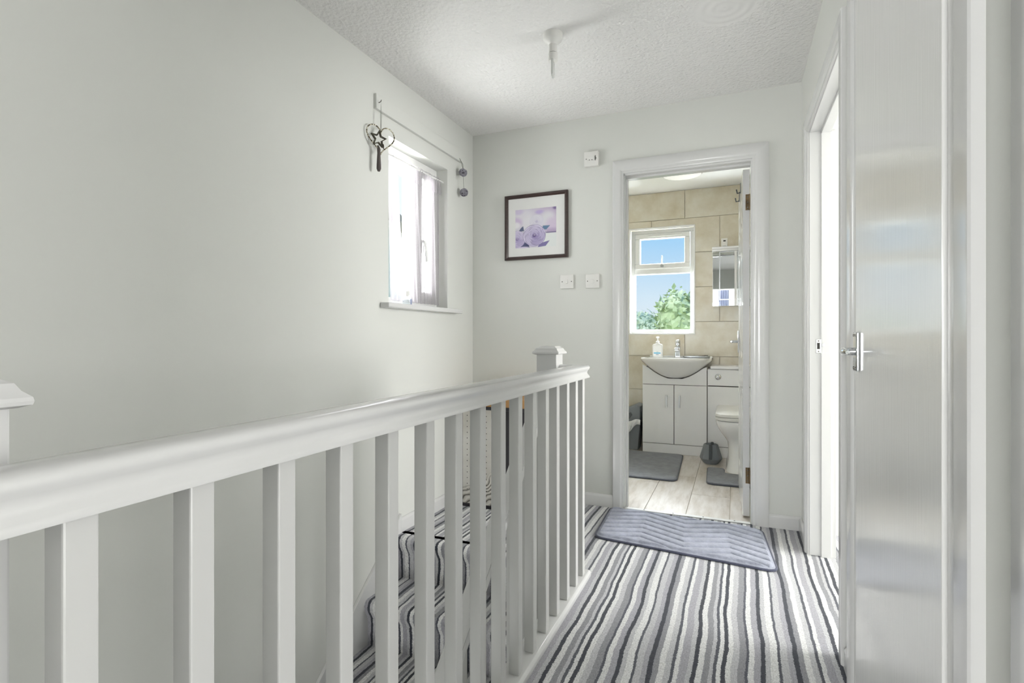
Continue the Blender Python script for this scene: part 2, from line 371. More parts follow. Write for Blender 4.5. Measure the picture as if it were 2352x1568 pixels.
# ------------------------------------------------------------------ structure: walls, floor, ceiling
def wall_with_holes(axis, t0, t1, a0, a1, z0, z1, holes):
    """slab between t0..t1 across its thickness; holes are (a0,a1,z0,z1) along the wall"""
    mb = MB(); cuts = sorted({a0, a1} | {h[0] for h in holes} | {h[1] for h in holes})
    for p, q in zip(cuts[:-1], cuts[1:]):
        zz = [(z0, z1)]
        for h in holes:
            if h[0] <= p + 1e-6 and h[1] >= q - 1e-6:
                nz = []
                for u, w in zz:
                    if h[2] > u: nz.append((u, min(w, h[2])))
                    if h[3] < w: nz.append((max(u, h[3]), w))
                zz = nz
        for u, w in zz:
            if w - u > 1e-6:
                if axis == 'x': mb.box(t0, t1, p, q, u, w)
                else: mb.box(p, q, t0, t1, u, w)
    return mb
W1 = (2.257, 2.859, 1.200, 2.062)     # landing window in the left wall
W2 = (-0.943, -0.340, 1.055, 2.066)   # bathroom window
D1 = (1.975, 2.890, -0.3, 2.015)       # open doorway on the right
D2 = (1.030, 1.765, -0.3, 1.985)       # cupboard door on the right
D3 = (-0.05, 0.730, -0.3, 2.0)         # near doorway on the right
DB = (-0.625, 0.079, -0.3, 2.012)      # bathroom doorway
struct('wall_left', wall_with_holes('x', XL - 0.22, XL, -1.5, YB2, GZ, ZC, [W1]), 'wall', 'plain off-white landing wall with the small curtained window', 'wall')
struct('wall_back', wall_with_holes('y', YB, YB2, XL, 3.3, GZ, ZC, [DB]), 'wall', 'off-white wall holding the rose picture and the bathroom doorway', 'wall')
struct('wall_right', wall_with_holes('x', XR, XR + 0.105, -1.5, YB, -0.25, ZC, [D1, D2, D3]), 'wall', 'off-white landing wall with glossy white doors', 'wall')
struct('wall_rear', wall_with_holes('y', -1.6, -1.5, XL - 0.2, 3.3, GZ, ZC, [(-0.55, 0.15, 0.0, 2.0)]), 'wall', 'off-white end wall of the landing opposite the bathroom', 'wall')
struct('wall_stairwell', MB().box(-0.69, -0.60, 0.1, 2.25, GZ, -0.26).box(XL, -0.6, -0.05, 0.1, -0.02, -0.01), 'wall', 'white wall below the landing edge beside the stairs', 'wall')
struct('ceiling', MB().box(XL - 0.22, 3.3, -4.6, YB2, ZC, ZC + 0.12), 'ceiling', 'textured white landing ceiling', 'ceiling')
fl = MB().box(EDGE - 0.03, XR + 0.1, -1.6, YB + 0.005, -0.25, 0.0).box(XL, EDGE - 0.03, N1 + 0.03, YB, -0.25, 0.0).box(-0.80, EDGE - 0.03, N1 - 0.11, N1 + 0.03, -0.25, 0.0).box(XL, EDGE - 0.03, -1.6, 0.12, -0.25, 0.0)
struct('floor', fl, 'carpet', 'landing floor in grey, white and charcoal striped carpet', 'floor')
struct('floor', MB().box(XL, 3.3, -1.6, YB, GZ - 0.1, GZ), 'wall', 'pale hall floor at the foot of the stairs', 'floor')
# neighbouring rooms that let daylight through their doorways
struct('wall_bedroom', MB().box(3.2, 3.3, -1.6, YB, -0.1, ZC).box(XR + 0.105, 3.2, 1.05, 1.15, 0, ZC), 'wall', 'far wall of the bedroom behind the open right-hand doorway', 'wall')
struct('floor', MB().box(XR + 0.1, 3.3, -1.6, YB, -0.1, -0.002), 'carpet', 'bedroom floor beyond the right-hand doorways', 'floor')
struct('wall_rear_room', MB().box(XL - 0.2, -1.6, -4.6, -1.6, -0.1, ZC).box(1.6, 1.7, -4.6, -1.6, -0.1, ZC).box(XL - 0.2, 1.7, -4.7, -4.6, -0.1, ZC), 'wall', 'walls of the room behind the landing end doorway', 'wall')
struct('floor', MB().box(XL - 0.2, 1.7, -4.7, -1.6, -0.1, -0.001), 'carpet', 'floor of the room behind the landing end doorway', 'floor')

# ------------------------------------------------------------------ bathroom shell
ZBC = ZC
wb = tag(wall_with_holes('y', BB, BB + 0.22, BXL, BXR, GZ, ZBC, [W2]).build('wall_bathroom_back', 'grout'), 'bathroom wall of large beige stone tiles around the window', 'wall', kind='structure')
struct('wall_bathroom_left', MB().box(BXL - 0.1, BXL, YB2, BB + 0.22, GZ, ZBC), 'tile', 'beige stone bathroom side wall beyond the waste bin', 'wall')
struct('wall_bathroom_right', MB().box(BXR, BXR + 0.1, YB2, BB + 0.22, GZ, ZBC), 'tile', 'beige stone bathroom side wall behind the open door', 'wall')
struct('ceiling', MB().box(BXL - 0.1, BXR + 0.1, YB2, BB + 0.22, ZBC, ZBC + 0.12), 'ceiling_bath', 'smooth white bathroom ceiling with round flush light', 'ceiling')
fb = tag(MB().box(BXL, BXR, YB2 - 0.1, BB, -0.1, -0.004).build('floor', 'grout'), 'bathroom floor of pale washed wood-look planks', 'floor', kind='structure')
def rect_minus(r, h):
    x0, x1, z0, z1 = r; a0, a1, b0, b1 = h
    if a1 <= x0 or a0 >= x1 or b1 <= z0 or b0 >= z1: return [r]
    out = []
    if b0 > z0: out.append((x0, x1, z0, b0))
    if b1 < z1: out.append((x0, x1, b1, z1))
    lo, hi = max(z0, b0), min(z1, b1)
    if a0 > x0: out.append((x0, a0, lo, hi))
    if a1 < x1: out.append((a1, x1, lo, hi))
    return out
g = 0.0022; TH = 0.318; zt = [-0.10 + TH * k for k in range(9)]
for k in range(8):
    z0, z1 = max(0.0, zt[k]), min(ZBC, zt[k + 1])
    if z1 - z0 < 0.01: continue
    off = -0.431 if (k % 2 == 1) else -0.131
    x = off - 0.6 * 3
    while x < BXR:
        a, c = max(BXL, x), min(BXR, x + 0.6)
        if c - a > 0.01:
            rs = rect_minus((a + g, c - g, z0 + g, z1 - g), (W2[0], W2[1], W2[2], W2[3]))
            mb = MB()
            for q in rs:
                if q[1] - q[0] > 0.004 and q[3] - q[2] > 0.004: mb.box(q[0], q[1], BB - 0.009, BB + 0.001, q[2], q[3])
            if mb.f: mb.build('tile', 'tile', wb)
        x += 0.6
PWX = [-0.503 + 0.2365 * k for k in range(-4, 6)]
for i, x in enumerate(PWX):
    a, c = max(BXL, x), min(BXR, x + 0.2365)
    if c - a < 0.02: continue
    y = YB2 - 0.09 - [0.3, 0.75, 0.1, 0.55][i % 4]
    while y < BB:
        y0, y1 = max(YB2 - 0.09, y), min(BB, y + 1.2)
        if y1 - y0 > 0.02: MB().box(a + 0.0012, c - 0.0012, y0 + 0.001, y1 - 0.001, -0.006, 0.0).build('plank', 'plank', fb, bevel=0.0012, seg=1)
        y += 1.2

# ------------------------------------------------------------------ windows
def casing_rect(mb, axis, t0, t1, a0, a1, z0, z1, w):
    """rectangular ring frame of width w"""
    for (p, q, u, v) in ((a0, a1, z0, z0 + w), (a0, a1, z1 - w, z1), (a0, a0 + w, z0 + w, z1 - w), (a1 - w, a1, z0 + w, z1 - w)):
        if axis == 'x': mb.box(t0, t1, p, q, u, v)
        else: mb.box(p, q, t0, t1, u, v)
    return mb
wx = XL - 0.075
w1 = thing('window_1', (XL - 0.1, 2.558, 1.2), 'small white landing window behind a sheer curtain', 'window', kind='structure')
casing_rect(MB(), 'x', wx - 0.07, wx, W1[0], W1[1], W1[2], W1[3], 0.045).build('window_frame', 'upvc', w1, bevel=0.004)
MB().box(wx - 0.065, wx - 0.002, 2.575, 2.62, W1[2] + 0.045, W1[3] - 0.045).build('mullion', 'upvc', w1, bevel=0.004)
sash = casing_rect(MB(), 'x', wx - 0.05, wx + 0.012, 2.622, W1[1] - 0.047, W1[2] + 0.047, W1[3] - 0.047, 0.05).build('sash', 'upvc', w1, bevel=0.005)
MB().box(wx + 0.01, wx + 0.02, 2.64, 2.66, 1.52, 1.60).tube([(wx + 0.02, 2.65, 1.59), (wx + 0.045, 2.65, 1.585), (wx + 0.05, 2.655, 1.54), (wx + 0.05, 2.665, 1.47)], 0.008, 8).build('handle', 'upvc', sash)
MB().box(wx - 0.035, wx - 0.029, W1[0] + 0.04, 2.58, W1[2] + 0.04, W1[3] - 0.04).build('pane', 'glass', w1)
MB().box(wx - 0.025, wx - 0.019, 2.66, W1[1] - 0.09, W1[2] + 0.09, W1[3] - 0.09).build('pane', 'glass', w1)
MB().box(XL - 0.076, XL, W1[0] + .001, W1[1] - .001, 1.19, 1.204).box(XL, XL + 0.055, 2.185, 2.962, 1.178, 1.204).build('window_sill', 'gloss', w1, bevel=0.006, seg=3)

w2 = thing('window_2', (-0.64, BB + 0.06, 1.055), 'white framed bathroom window with a small top opening light', 'window', kind='structure')
wy = BB + 0.05
mb = MB()   # white lining strips round the tiled opening
casing_rect(mb, 'y', BB - 0.013, wy, W2[0], W2[1], W2[2], W2[3], 0.012).build('window_lining', 'upvc', w2, bevel=0.002)
casing_rect(MB(), 'y', wy, wy + 0.07, W2[0] + 0.012, W2[1] - 0.012, W2[2] + 0.012, W2[3] - 0.012, 0.035).build('window_frame', 'upvc', w2, bevel=0.004)
MB().box(W2[0] + 0.045, W2[1] - 0.045, wy + 0.002, wy + 0.068, 1.632, 1.69).build('transom', 'upvc', w2, bevel=0.004)
fs = casing_rect(MB(), 'y', wy - 0.012, wy + 0.05, W2[0] + 0.05, W2[1] - 0.05, 1.68, W2[3] - 0.05, 0.048).build('sash', 'upvc', w2, bevel=0.006)
MB().box(-0.655, -0.625, wy - 0.02, wy - 0.012, 1.69, 1.72).box(-0.645, -0.635, wy - 0.035, wy - 0.02, 1.695, 1.80).build('stay', 'brushed', fs, bevel=0.002)
MB().box(-0.77, -0.46, wy - 0.02, wy - 0.012, 1.985, 2.0).build('trickle_vent', 'upvc', fs, bevel=0.003)
MB().box(W2[0] + 0.09, W2[1] - 0.09, wy + 0.02, wy + 0.026, 1.72, 1.975).build('pane', 'glass', w2)
MB().box(W2[0] + 0.04, W2[1] - 0.04, wy + 0.03, wy + 0.036, W2[2] + 0.04, 1.64).build('pane', 'glass', w2)

# ------------------------------------------------------------------ skirting boards
def skirt_x(name, x, sgn, segs, label):
    mb = MB()
    for y0, y1 in segs: mb.prism([(x, y0, 0), (x + sgn * 0.015, y0, 0), (x + sgn * 0.015, y0, 0.062), (x + sgn * 0.006, y0, 0.074), (x, y0, 0.074)], (0, y1 - y0, 0))
    return struct(name, mb, 'gloss', label, 'skirting board', bevel=0.0015)
def skirt_y(name, y, sgn, segs, label):
    mb = MB()
    for x0, x1 in segs: mb.prism([(x0, y, 0), (x0, y + sgn * 0.015, 0), (x0, y + sgn * 0.015, 0.062), (x0, y + sgn * 0.006, 0.074), (x0, y, 0.074)], (x1 - x0, 0, 0))
    return struct(name, mb, 'gloss', label, 'skirting board', bevel=0.0015)
skirt_x('baseboard_left', XL, 1, [(N1 + 0.02, YB)], 'white skirting board along the window wall at the stair head')
skirt_y('baseboard_back', YB, -1, [(XL + 0.015, DB[0] - 0.055), (DB[1] + 0.083, XR)], 'white skirting board either side of the bathroom doorway')
skirt_x('baseboard_right', XR, -1, [(D2[1] + 0.08, D1[0] - 0.06), (D1[1] + 0.06, YB - 0.015), (D3[1] + 0.1, D2[0] - 0.092)], 'white skirting board between the right-hand doors')
skirt_y('baseboard_bathroom', BB - 0.009, -1, [(0.30, BXR)], 'white skirting board behind the bathroom door')

# ------------------------------------------------------------------ door frames (lining, stops, architrave)
def architrave(mb, axis, face, sgn, a0, a1, ztop, w, t, wl=None, wr=None, z0=0.0):
    """moulded surround: profile across the width, extruded up both legs and over the head"""
    wl = wl or w; wr = wr or w
    def prof(w_): return [(0, 0), (0, t * 0.45), (w_ * 0.08, t * 0.6), (w_ * 0.18, t * 0.6), (w_ * 0.24, t * 0.85), (w_ * 0.36, t), (w_ * 0.95, t), (w_, t * 0.85), (w_, 0)]
    def P(a, d, z): return (face + sgn * d, a, z) if axis == 'x' else (a, face + sgn * d, z)
    pl = prof(wl); pr = prof(wr); ph = prof(w)
    mb.loft([[P(a0 - o, d, z0) for o, d in pl], [P(a0 - o, d, ztop + o * w / wl) for o, d in pl]])
    mb.loft([[P(a1 + o, d, z0) for o, d in pr], [P(a1 + o, d, ztop + o * w / wr) for o, d in pr]])
    mb.loft([[P(a0 - o * wl / w, d, ztop + o) for o, d in ph], [P(a1 + o * wr / w, d, ztop + o) for o, d in ph]])
    return mb
t1 = thing('trim_1', (-0.27, YB, 0), 'white moulded frame around the bathroom doorway', 'door frame', kind='structure')
architrave(MB(), 'y', YB, -1, DB[0] + 0.006, DB[1] - 0.006 + 0.012, DB[3] + 0.0, 0.078, 0.018, wl=0.064, wr=0.083).build('architrave', 'gloss', t1)
MB().box(DB[0] - 0.01, DB[0] + 0.012, YB - 0.001, YB2 + 0.012, 0, DB[3]).box(DB[1] - 0.002, DB[1] + 0.02, YB - 0.001, YB2 + 0.012, 0, DB[3]).box(DB[0], DB[1], YB - 0.001, YB2 + 0.012, DB[3] - 0.012, DB[3] + 0.01).build('lining', 'gloss', t1, bevel=0.002)
MB().box(DB[0] + 0.011, DB[0] + 0.024, YB + 0.035, YB + 0.07, 0, DB[3] - 0.024).box(DB[0] + 0.011, DB[1], YB + 0.035, YB + 0.07, DB[3] - 0.024, DB[3] - 0.011).build('door_stop', 'gloss', t1, bevel=0.002)
t2 = thing('trim_2', (XR, 2.43, 0), 'white moulded frame around the open right-hand doorway', 'door frame', kind='structure')
architrave(MB(), 'x', XR, -1, D1[0] + 0.022, D1[1] - 0.024, D1[3] - 0.012, 0.062, 0.02).build('architrave', 'gloss', t2)
MB().box(XR - 0.002, XR + 0.107, D1[1] - 0.03, D1[1] + 0.01, 0, D1[3]).box(XR - 0.002, XR + 0.107, D1[0] - 0.01, D1[0] + 0.028, 0, D1[3]).box(XR - 0.002, XR + 0.107, D1[0], D1[1], D1[3] - 0.018, D1[3] + 0.01).build('lining', 'gloss', t2, bevel=0.002)
MB().box(XR + 0.045, XR + 0.085, D1[1] - 0.043, D1[1] - 0.029, 0, D1[3] - 0.018).box(XR + 0.045, XR + 0.085, D1[0], D1[1], D1[3] - 0.031, D1[3] - 0.017).build('door_stop', 'gloss', t2, bevel=0.002)
sp = MB().box(XR + 0.024, XR + 0.046, D1[1] - 0.0325, D1[1] - 0.0295, 0.955, 1.02).build('strike_plate', 'chrome', t2, bevel=0.001)
MB().box(XR + 0.029, XR + 0.040, D1[1] - 0.0335, D1[1] - 0.031, 0.974, 1.003).build('latch_hole', 'dark', sp)
for z_ in (0.963, 1.012): MB().lathe([(0.003, 0), (0.003, 0.001)], (XR + 0.035, D1[1] - 0.0325, z_), 10, (0, -1, 0)).build('screw', 'screw', sp)
MB().box(XR + 0.046, XR + 0.056, D1[1] - 0.047, D1[1] - 0.0425, 0.985, 1.0).build('strike_lip', 'chrome', sp, bevel=0.001)
t3 = thing('trim_3', (XR, 1.4, 0), 'white moulded frame around the glossy closed door', 'door frame', kind='structure')
architrave(MB(), 'x', XR, -1, D2[0] + 0.002, D2[1] - 0.004, D2[3] - 0.01, 0.085, 0.02).build('architrave', 'gloss', t3)
MB().box(XR - 0.006, XR + 0.1, D2[0], D2[0] + 0.044, 0, D2[3]).box(XR - 0.006, XR + 0.1, D2[1] - 0.008, D2[1], 0, D2[3]).box(XR - 0.006, XR + 0.1, D2[0], D2[1], D2[3] - 0.012, D2[3]).build('lining', 'gloss', t3, bevel=0.002)
t4 = thing('trim_4', (XR, 0.34, 0), 'white moulded frame of the doorway next to the glossy closed door', 'door frame', kind='structure')
architrave(MB(), 'x', XR, -1, D3[0] + 0.01, D3[1] + 0.005, D3[3] - 0.01, 0.09, 0.02).build('architrave', 'gloss', t4)
MB().box(XR - 0.002, XR + 0.107, D3[1] - 0.02, D3[1] + 0.01, 0, D3[3]).box(XR - 0.002, XR + 0.107, D3[0] - 0.01, D3[0] + 0.02, 0, D3[3]).build('lining', 'gloss', t4, bevel=0.002)
tag(MB().box(DB[0] + 0.012, DB[1] - 0.002, YB - 0.008, YB + 0.022, 0, 0.006).build('trim_5', 'upvc', bevel=0.003), 'pale metal threshold strip between carpet and bathroom floor', 'threshold', kind='structure')
thr = bpy.data.objects['trim_5']
for k in range(4): MB().lathe([(0.0045, 0), (0.0045, 0.0012), (0.003, 0.002)], (-0.50 + 0.165 * k, YB + 0.007, 0.0055), 10).build('screw', 'screw', thr)

# ------------------------------------------------------------------ doors
d2 = thing('door_2', (0.33, 1.41, 0), 'closed flush door in brush-marked white gloss with lever handle', 'door', kind='structure')
fx = 0.3125
MB().box(fx, fx + 0.035, 1.078, 1.754, 0.012, 1.97).build('leaf', 'door_gloss', d2, bevel=0.002)
hy, hz = 1.722, 0.99
pl = MB().box(fx - 0.009, fx, hy - 0.021, hy + 0.021, hz - 0.054, hz + 0.054).build('handle_plate', 'chrome', d2, bevel=0.003)
for zz in (hz - 0.045, hz + 0.045):
    for yy in (-0.012, 0.012): MB().lathe([(0.0032, 0), (0.0032, 0.0015)], (fx - 0.009, hy + yy, zz), 10, (-1, 0, 0)).build('screw', 'screw', pl)
MB().tube([(fx - 0.008, hy, hz), (fx - 0.022, hy, hz), (fx - 0.034, hy - 0.004, hz), (fx - 0.038, hy - 0.02, hz + 0.001), (fx - 0.040, hy - 0.05, hz + 0.002), (fx - 0.041, hy - 0.08, hz + 0.001), (fx - 0.041, hy - 0.096, hz)],
          [0.0115, 0.0115, 0.011, 0.0105, 0.0095, 0.008, 0.005], 14).build('lever', 'chrome', d2)

piv = Vector((0.074, YB2 + 0.004, 0)); ang = R(1.6)
def dl(mb): return mb.rot(ang, piv)
d1 = thing('door_1', (0.074, YB2 + 0.004, 0), 'open white six-panel bathroom door edge-on to the doorway', 'door', kind='structure')
lx0, lx1 = 0.039, 0.074; ly0, ly1 = YB2 + 0.004, YB2 + 0.004 + 0.69; rc = 0.009
pan = [(0.10, 0.29, 0.17, 0.72), (0.40, 0.59, 0.17, 0.72), (0.10, 0.29, 0.90, 1.55), (0.40, 0.59, 0.90, 1.55), (0.10, 0.29, 1.66, 1.87), (0.40, 0.59, 1.66, 1.87)]
leaf = wall_with_holes('x', lx0, lx0 + rc, ly0, ly1, 0.008, 1.988, [(ly0 + a, ly0 + b, c, d) for a, b, c, d in pan])
leaf.box(lx0 + rc, lx1 - rc, ly0, ly1, 0.008, 1.988)
lf2 = wall_with_holes('x', lx1 - rc, lx1, ly0, ly1, 0.008, 1.988, [(ly0 + a, ly0 + b, c, d) for a, b, c, d in pan]); leaf.add(lf2.v, lf2.f)
dl(leaf).build('leaf', 'gloss', d1)
for a, b, c, d in pan:
    ring = [(0.0, 0.0), (0.018, 0.007), (0.03, 0.007), (0.06, -0.002)]
    rings = [[(lx0 + dep, ly0 + a + i, c + i), (lx0 + dep, ly0 + b - i, c + i), (lx0 + dep, ly0 + b - i, d - i), (lx0 + dep, ly0 + a + i, d - i)] for i, dep in ring]
    dl(MB().loft(rings, cap=False).add(rings[-1], [(0, 1, 2, 3)])).build('panel', 'gloss', d1, recalc=True)
for z_ in (0.24, 1.80):
    hg = dl(MB().box(lx0 + 0.014, lx1 + 0.001, ly0 - 0.0025, ly0 + 0.002, z_ - 0.045, z_ + 0.045).lathe([(0.006, 0), (0.006, 0.09)], (lx1 + 0.001, ly0 - 0.002, z_ - 0.045), 10)).build('hinge', 'brass', d1)
    for dz in (-0.03, 0.0, 0.03): dl(MB().lathe([(0.004, 0), (0.003, 0.0015)], (lx0 + 0.025, ly0 - 0.0025, z_ + dz), 10, (0, -1, 0))).build('screw', 'screw', hg)
dl(MB().box(lx0 - 0.008, lx0, ly1 - 0.085, ly1 - 0.045, 0.925, 1.075)).build('handle_plate', 'chrome', d1, bevel=0.003)
dl(MB().tube([(lx0 - 0.006, ly1 - 0.065, 1.0), (lx0 - 0.035, ly1 - 0.065, 1.0), (lx0 - 0.05, ly1 - 0.075, 1.0), (lx0 - 0.052, ly1 - 0.13, 1.0), (lx0 - 0.05, ly1 - 0.16, 1.0)], [0.009, 0.009, 0.009, 0.008, 0.006], 10)).build('lever', 'chrome', d1)
for yy in (ly0 + 0.30, ly0 + 0.52):
    dl(MB().box(lx0 - 0.003, lx1 + 0.003, yy - 0.012, yy + 0.012, 1.988, 1.991).box(lx0 - 0.003, lx0, yy - 0.012, yy + 0.012, 1.93, 1.99).tube([(lx0 - 0.003, yy, 1.935), (lx0 - 0.02, yy, 1.93), (lx0 - 0.025, yy, 1.955)], 0.004, 8)).build('over_door_hook', 'charcoal_dark', d1)

# ------------------------------------------------------------------ staircase
def arc(cx, cz, r, a0, a1, n): return [(cx + r * math.cos(R(a0 + (a1 - a0) * i / n)), cz + r * math.sin(R(a0 + (a1 - a0) * i / n))) for i in range(n + 1)]
st = thing('staircase', (-1.2, N1, 0), 'carpeted stairs going down beside the window wall with white strings', 'staircase')
r_ = 0.028
for k in range(0, 12):
    yn = N1 - GOING * k; zt_ = -RISE * k      # nosing front at yn, tread top zt_
    zb = zt_ - RISE
    prof = [(yn + (GOING + 0.03 if k else 0.06), zt_)] + [(yn + 0.0 + q[0], q[1]) for q in arc(0.0 + 0.0, zt_ - r_, r_, 90, 180, 6)] + \
           [(yn - r_ + 0.004, zt_ - 0.05), (yn - 0.004, zt_ - 0.085), (yn, zt_ - 0.12), (yn, zb), (yn + (GOING + 0.03 if k else 0.06), zb)]
    MB().prism([(STX0, y, z) for y, z in prof], (STX1 - STX0, 0, 0)).build('step', 'carpet', st, smooth=60)
def slope_board(x0, x1, y0, y1, up, down, yref):
    def zl(y): return -RISE / GOING * (N1 - y)
    return MB().prism([(x0, y0, zl(y0) + up), (x0, y1, zl(y1) + up), (x0, y1, zl(y1) - down), (x0, y0, zl(y0) - down)], (x1 - x0, 0, 0))
slope_board(XL + 0.001, STX0, N1 - 2.9, N1 + 0.03, 0.075, 0.30, 0).build('wall_string', 'gloss', st, bevel=0.002)
slope_board(STX1 + .001, STX1 + 0.068, N1 - 2.0, 2.127, 0.06, 0.30, 0).build('outer_string', 'gloss', st, bevel=0.002)

def rail_profile(w=0.064, h=0.056):
    a = w / 2
    half = [(0.0, h), (0.55 * a, h * 0.985), (0.85 * a, h * 0.93), (a, h * 0.82), (0.97 * a, h * 0.68), (0.80 * a, h * 0.56), (0.70 * a, h * 0.42), (0.76 * a, h * 0.28), (0.93 * a, h * 0.17), (a, h * 0.08), (0.97 * a, 0.0)]
    return half + [(-x, z) for x, z in half[:0:-1]]
HX, HZ = -0.607, 0.857            # landing handrail: centre line, underside
bal = thing('landing_balustrade', (HX, 1.2, 0), 'white wooden landing balustrade with square spindles and two capped newel posts', 'balustrade')
pr = rail_profile(); YE = 2.192
# rail with a mitred return to the far newel
rings = [[(HX + x, 0.235 + 0 * x, HZ + z) for x, z in pr], [(HX + x, YE + x, HZ + z) for x, z in pr], [(-0.70, YE + x, HZ + z) for x, z in pr]]
MB().loft(rings).build('handrail', 'gloss', bal, smooth=50)
MB().prism([(EDGE, 0.13, 0.0), (EDGE, 0.13, 0.016), (EDGE - 0.008, 0.13, 0.024), (-0.645, 0.13, 0.024), (-0.645, 0.13, -0.02), (EDGE - 0.03, 0.13, -0.02)], (0, 2.245 - 0.13, 0)).build('base_rail', 'gloss', bal, bevel=0.002)
MB().box(-0.655, -0.645, 0.12, 2.245, -0.26, 0.02).build('apron', 'gloss', bal)
by = [0.171, 0.300, 0.429, 0.560, 0.687, 0.817, 0.949, 1.075, 1.202, 1.330, 1.456, 1.580, 1.703, 1.822, 1.948, 2.068, 2.172]
first = MB().box(-0.624, -0.592, 0.0, 0.032, 0.024, HZ + 0.004).build('baluster', 'satin', bal, bevel=0.0025)
first.location = (0, by[0], 0)
for y in by[1:]: link('baluster', first.data, bal, (0, y, 0))
def newel(x0, x1, y0, y1, zb, parent):
    p = MB().box(x0, x1, y0, y1, zb, 0.962).build('newel_post', 'gloss', parent, bevel=0.003)
    cx, cy, hw = (x0 + x1) / 2, (y0 + y1) / 2, (x1 - x0) / 2
    lv = [(hw + 0.004, 0.956), (hw + 0.013, 0.959), (hw + 0.014, 0.963), (hw + 0.013, 0.967), (hw + 0.006, 0.974), (hw + 0.002, 0.982), (hw - 0.002, 0.984), (hw - 0.005, 0.986), (hw - 0.012, 0.991)]
    MB().loft([[(cx - a, cy - a, z), (cx + a, cy - a, z), (cx + a, cy + a, z), (cx - a, cy + a, z)] for a, z in lv]).build('newel_cap', 'gloss', p, smooth=25)
newel(-0.785, -0.695, 2.13, 2.22, -0.2, bal)
newel(-0.785, -0.695, 0.216, 0.306, -0.2, bal)
# sloping stair handrail with its own spindles (fixed to the newel)
SX = -0.742; sl = RISE / GOING
def zr(y): return 0.80 - sl * (2.13 - y)          # underside
srail = [[(SX + x * 0.9, y, zr(y) + z) for x, z in pr] for y in (2.128, 0.31)]
MB().loft(srail).build('stair_handrail', 'gloss', st, smooth=50)
for k in range(13):
    y = 2.02 - 0.13 * k
    if y < 0.36: break
    MB().box(SX - 0.016, SX + 0.016, y - 0.016, y + 0.016, -sl * (N1 - y + 0.016) + 0.062, zr(y) + 0.012).build('stair_baluster', 'satin', st, bevel=0.0025)

# ------------------------------------------------------------------ wall things on the landing
tag(MB().box(XL, XL + 0.017, 2.135, 3.026, 2.152, 2.226).build('curtain_batten', 'wall', bevel=0.002), 'wall-coloured wooden batten fixed above the small window', 'batten')

hp = Vector((XL + 0.03, 2.20, 2.015))
ho = thing('heart_ornament', (XL + 0.03, 2.2, 1.84), 'beaded wire heart with a star and dark tassel hanging on a cord', 'ornament')
dvec = Vector((0.40, 0.9165, 0)).normalized(); nvec = Vector((0.9165, -0.40, 0))
hp = Vector((XL + 0.045, 2.132, 1.987))
def H(a, b, c=0): return hp + dvec * a + Vector((0, 0, b)) + nvec * c
hs = []
for i in range(72):
    t = 2 * PI * i / 72; hx = 16 * math.sin(t) ** 3; hz_ = 13 * math.cos(t) - 5 * math.cos(2 * t) - 2 * math.cos(3 * t) - math.cos(4 * t)
    hs.append(H(hx * 0.0047, hz_ * 0.0047 + 0.012))
MB().tube(hs, 0.0032, 7, closed=True).build('heart_wire', 'beads', ho)
def star(r0, r1, cx, cz): return [(cx + (r0 if i % 2 == 0 else r1) * math.sin(PI * i / 5 + 0.1), cz + (r0 if i % 2 == 0 else r1) * math.cos(PI * i / 5 + 0.1)) for i in range(10)]
so = [H(a, b, -0.006) for a, b in star(0.044, 0.021, -0.012, 0.005)]; si = [H(a, b, -0.006) for a, b in star(0.035, 0.0155, -0.012, 0.005)]
so2 = [p + nvec * 0.012 for p in so]; si2 = [p + nvec * 0.012 for p in si]
MB().loft([so, so2, si2, si, so], cap=False).build('star', 'star_metal', ho)
MB().tube([H(-0.014, -0.028), H(-0.014, -0.05)], 0.005, 8).lathe([(0.004, 0), (0.0085, -0.012), (0.0075, -0.03), (0.0105, -0.085), (0.011, -0.105), (0.006, -0.118)], H(-0.014, -0.036, 0.006), 14).build('tassel', 'tassel', ho)
MB().tube([H(0.014, -0.014), H(0.014, -0.024), H(0.016, -0.04)], [0.002, 0.004, 0.001], 8).build('bead_drop', 'star_metal', ho)
MB().tube([(XL + 0.018, 2.152, 2.184), (XL + 0.032, 2.150, 2.186), (XL + 0.036, 2.149, 2.194)], 0.002, 8).build('hook', 'screw', ho)
MB().tube([H(0.0, 0.036), (XL + 0.038, 2.139, 2.11), (XL + 0.034, 2.149, 2.188), (XL + 0.042, 2.142, 2.11), H(0.001, 0.036)], 0.0012, 6).build('cord', 'string', ho)

bo = thing('ball_garland', (XL + 0.04, 2.985, 1.9), 'two grey wicker balls strung on a cord at the batten end', 'ornament')
for zc_ in (2.075, 1.952):
    c = Vector((XL + 0.042, 2.985 + (0.012 if zc_ < 2 else 0), zc_)); core = MB().sphere(c, 0.0235, 18, 12).build('ball', 'ball_core', bo)
    mb = MB()
    for k in range(11):
        q = Matrix.Rotation(rng.uniform(0, PI), 3, 'Z') @ Matrix.Rotation(rng.uniform(0.3, PI - 0.3), 3, 'X')
        mb.tube([c + q @ Vector((0.0245 * math.cos(2 * PI * i / 20), 0.0245 * math.sin(2 * PI * i / 20), 0)) for i in range(20)], 0.0026, 6, closed=True)
    mb.build('wicker', 'ball_wire', core)
MB().tube([(XL + 0.042, 2.983, 2.095), (XL + 0.036, 2.979, 2.13), (XL + 0.018, 2.982, 2.168), (XL + 0.038, 2.989, 2.13), (XL + 0.042, 2.987, 2.095)], 0.0016, 6).build('cord', 'string', bo)
MB().tube([(XL + 0.042, 2.988, 2.052), (XL + 0.042, 2.994, 1.975)], 0.0013, 6).build('cord', 'string', bo)

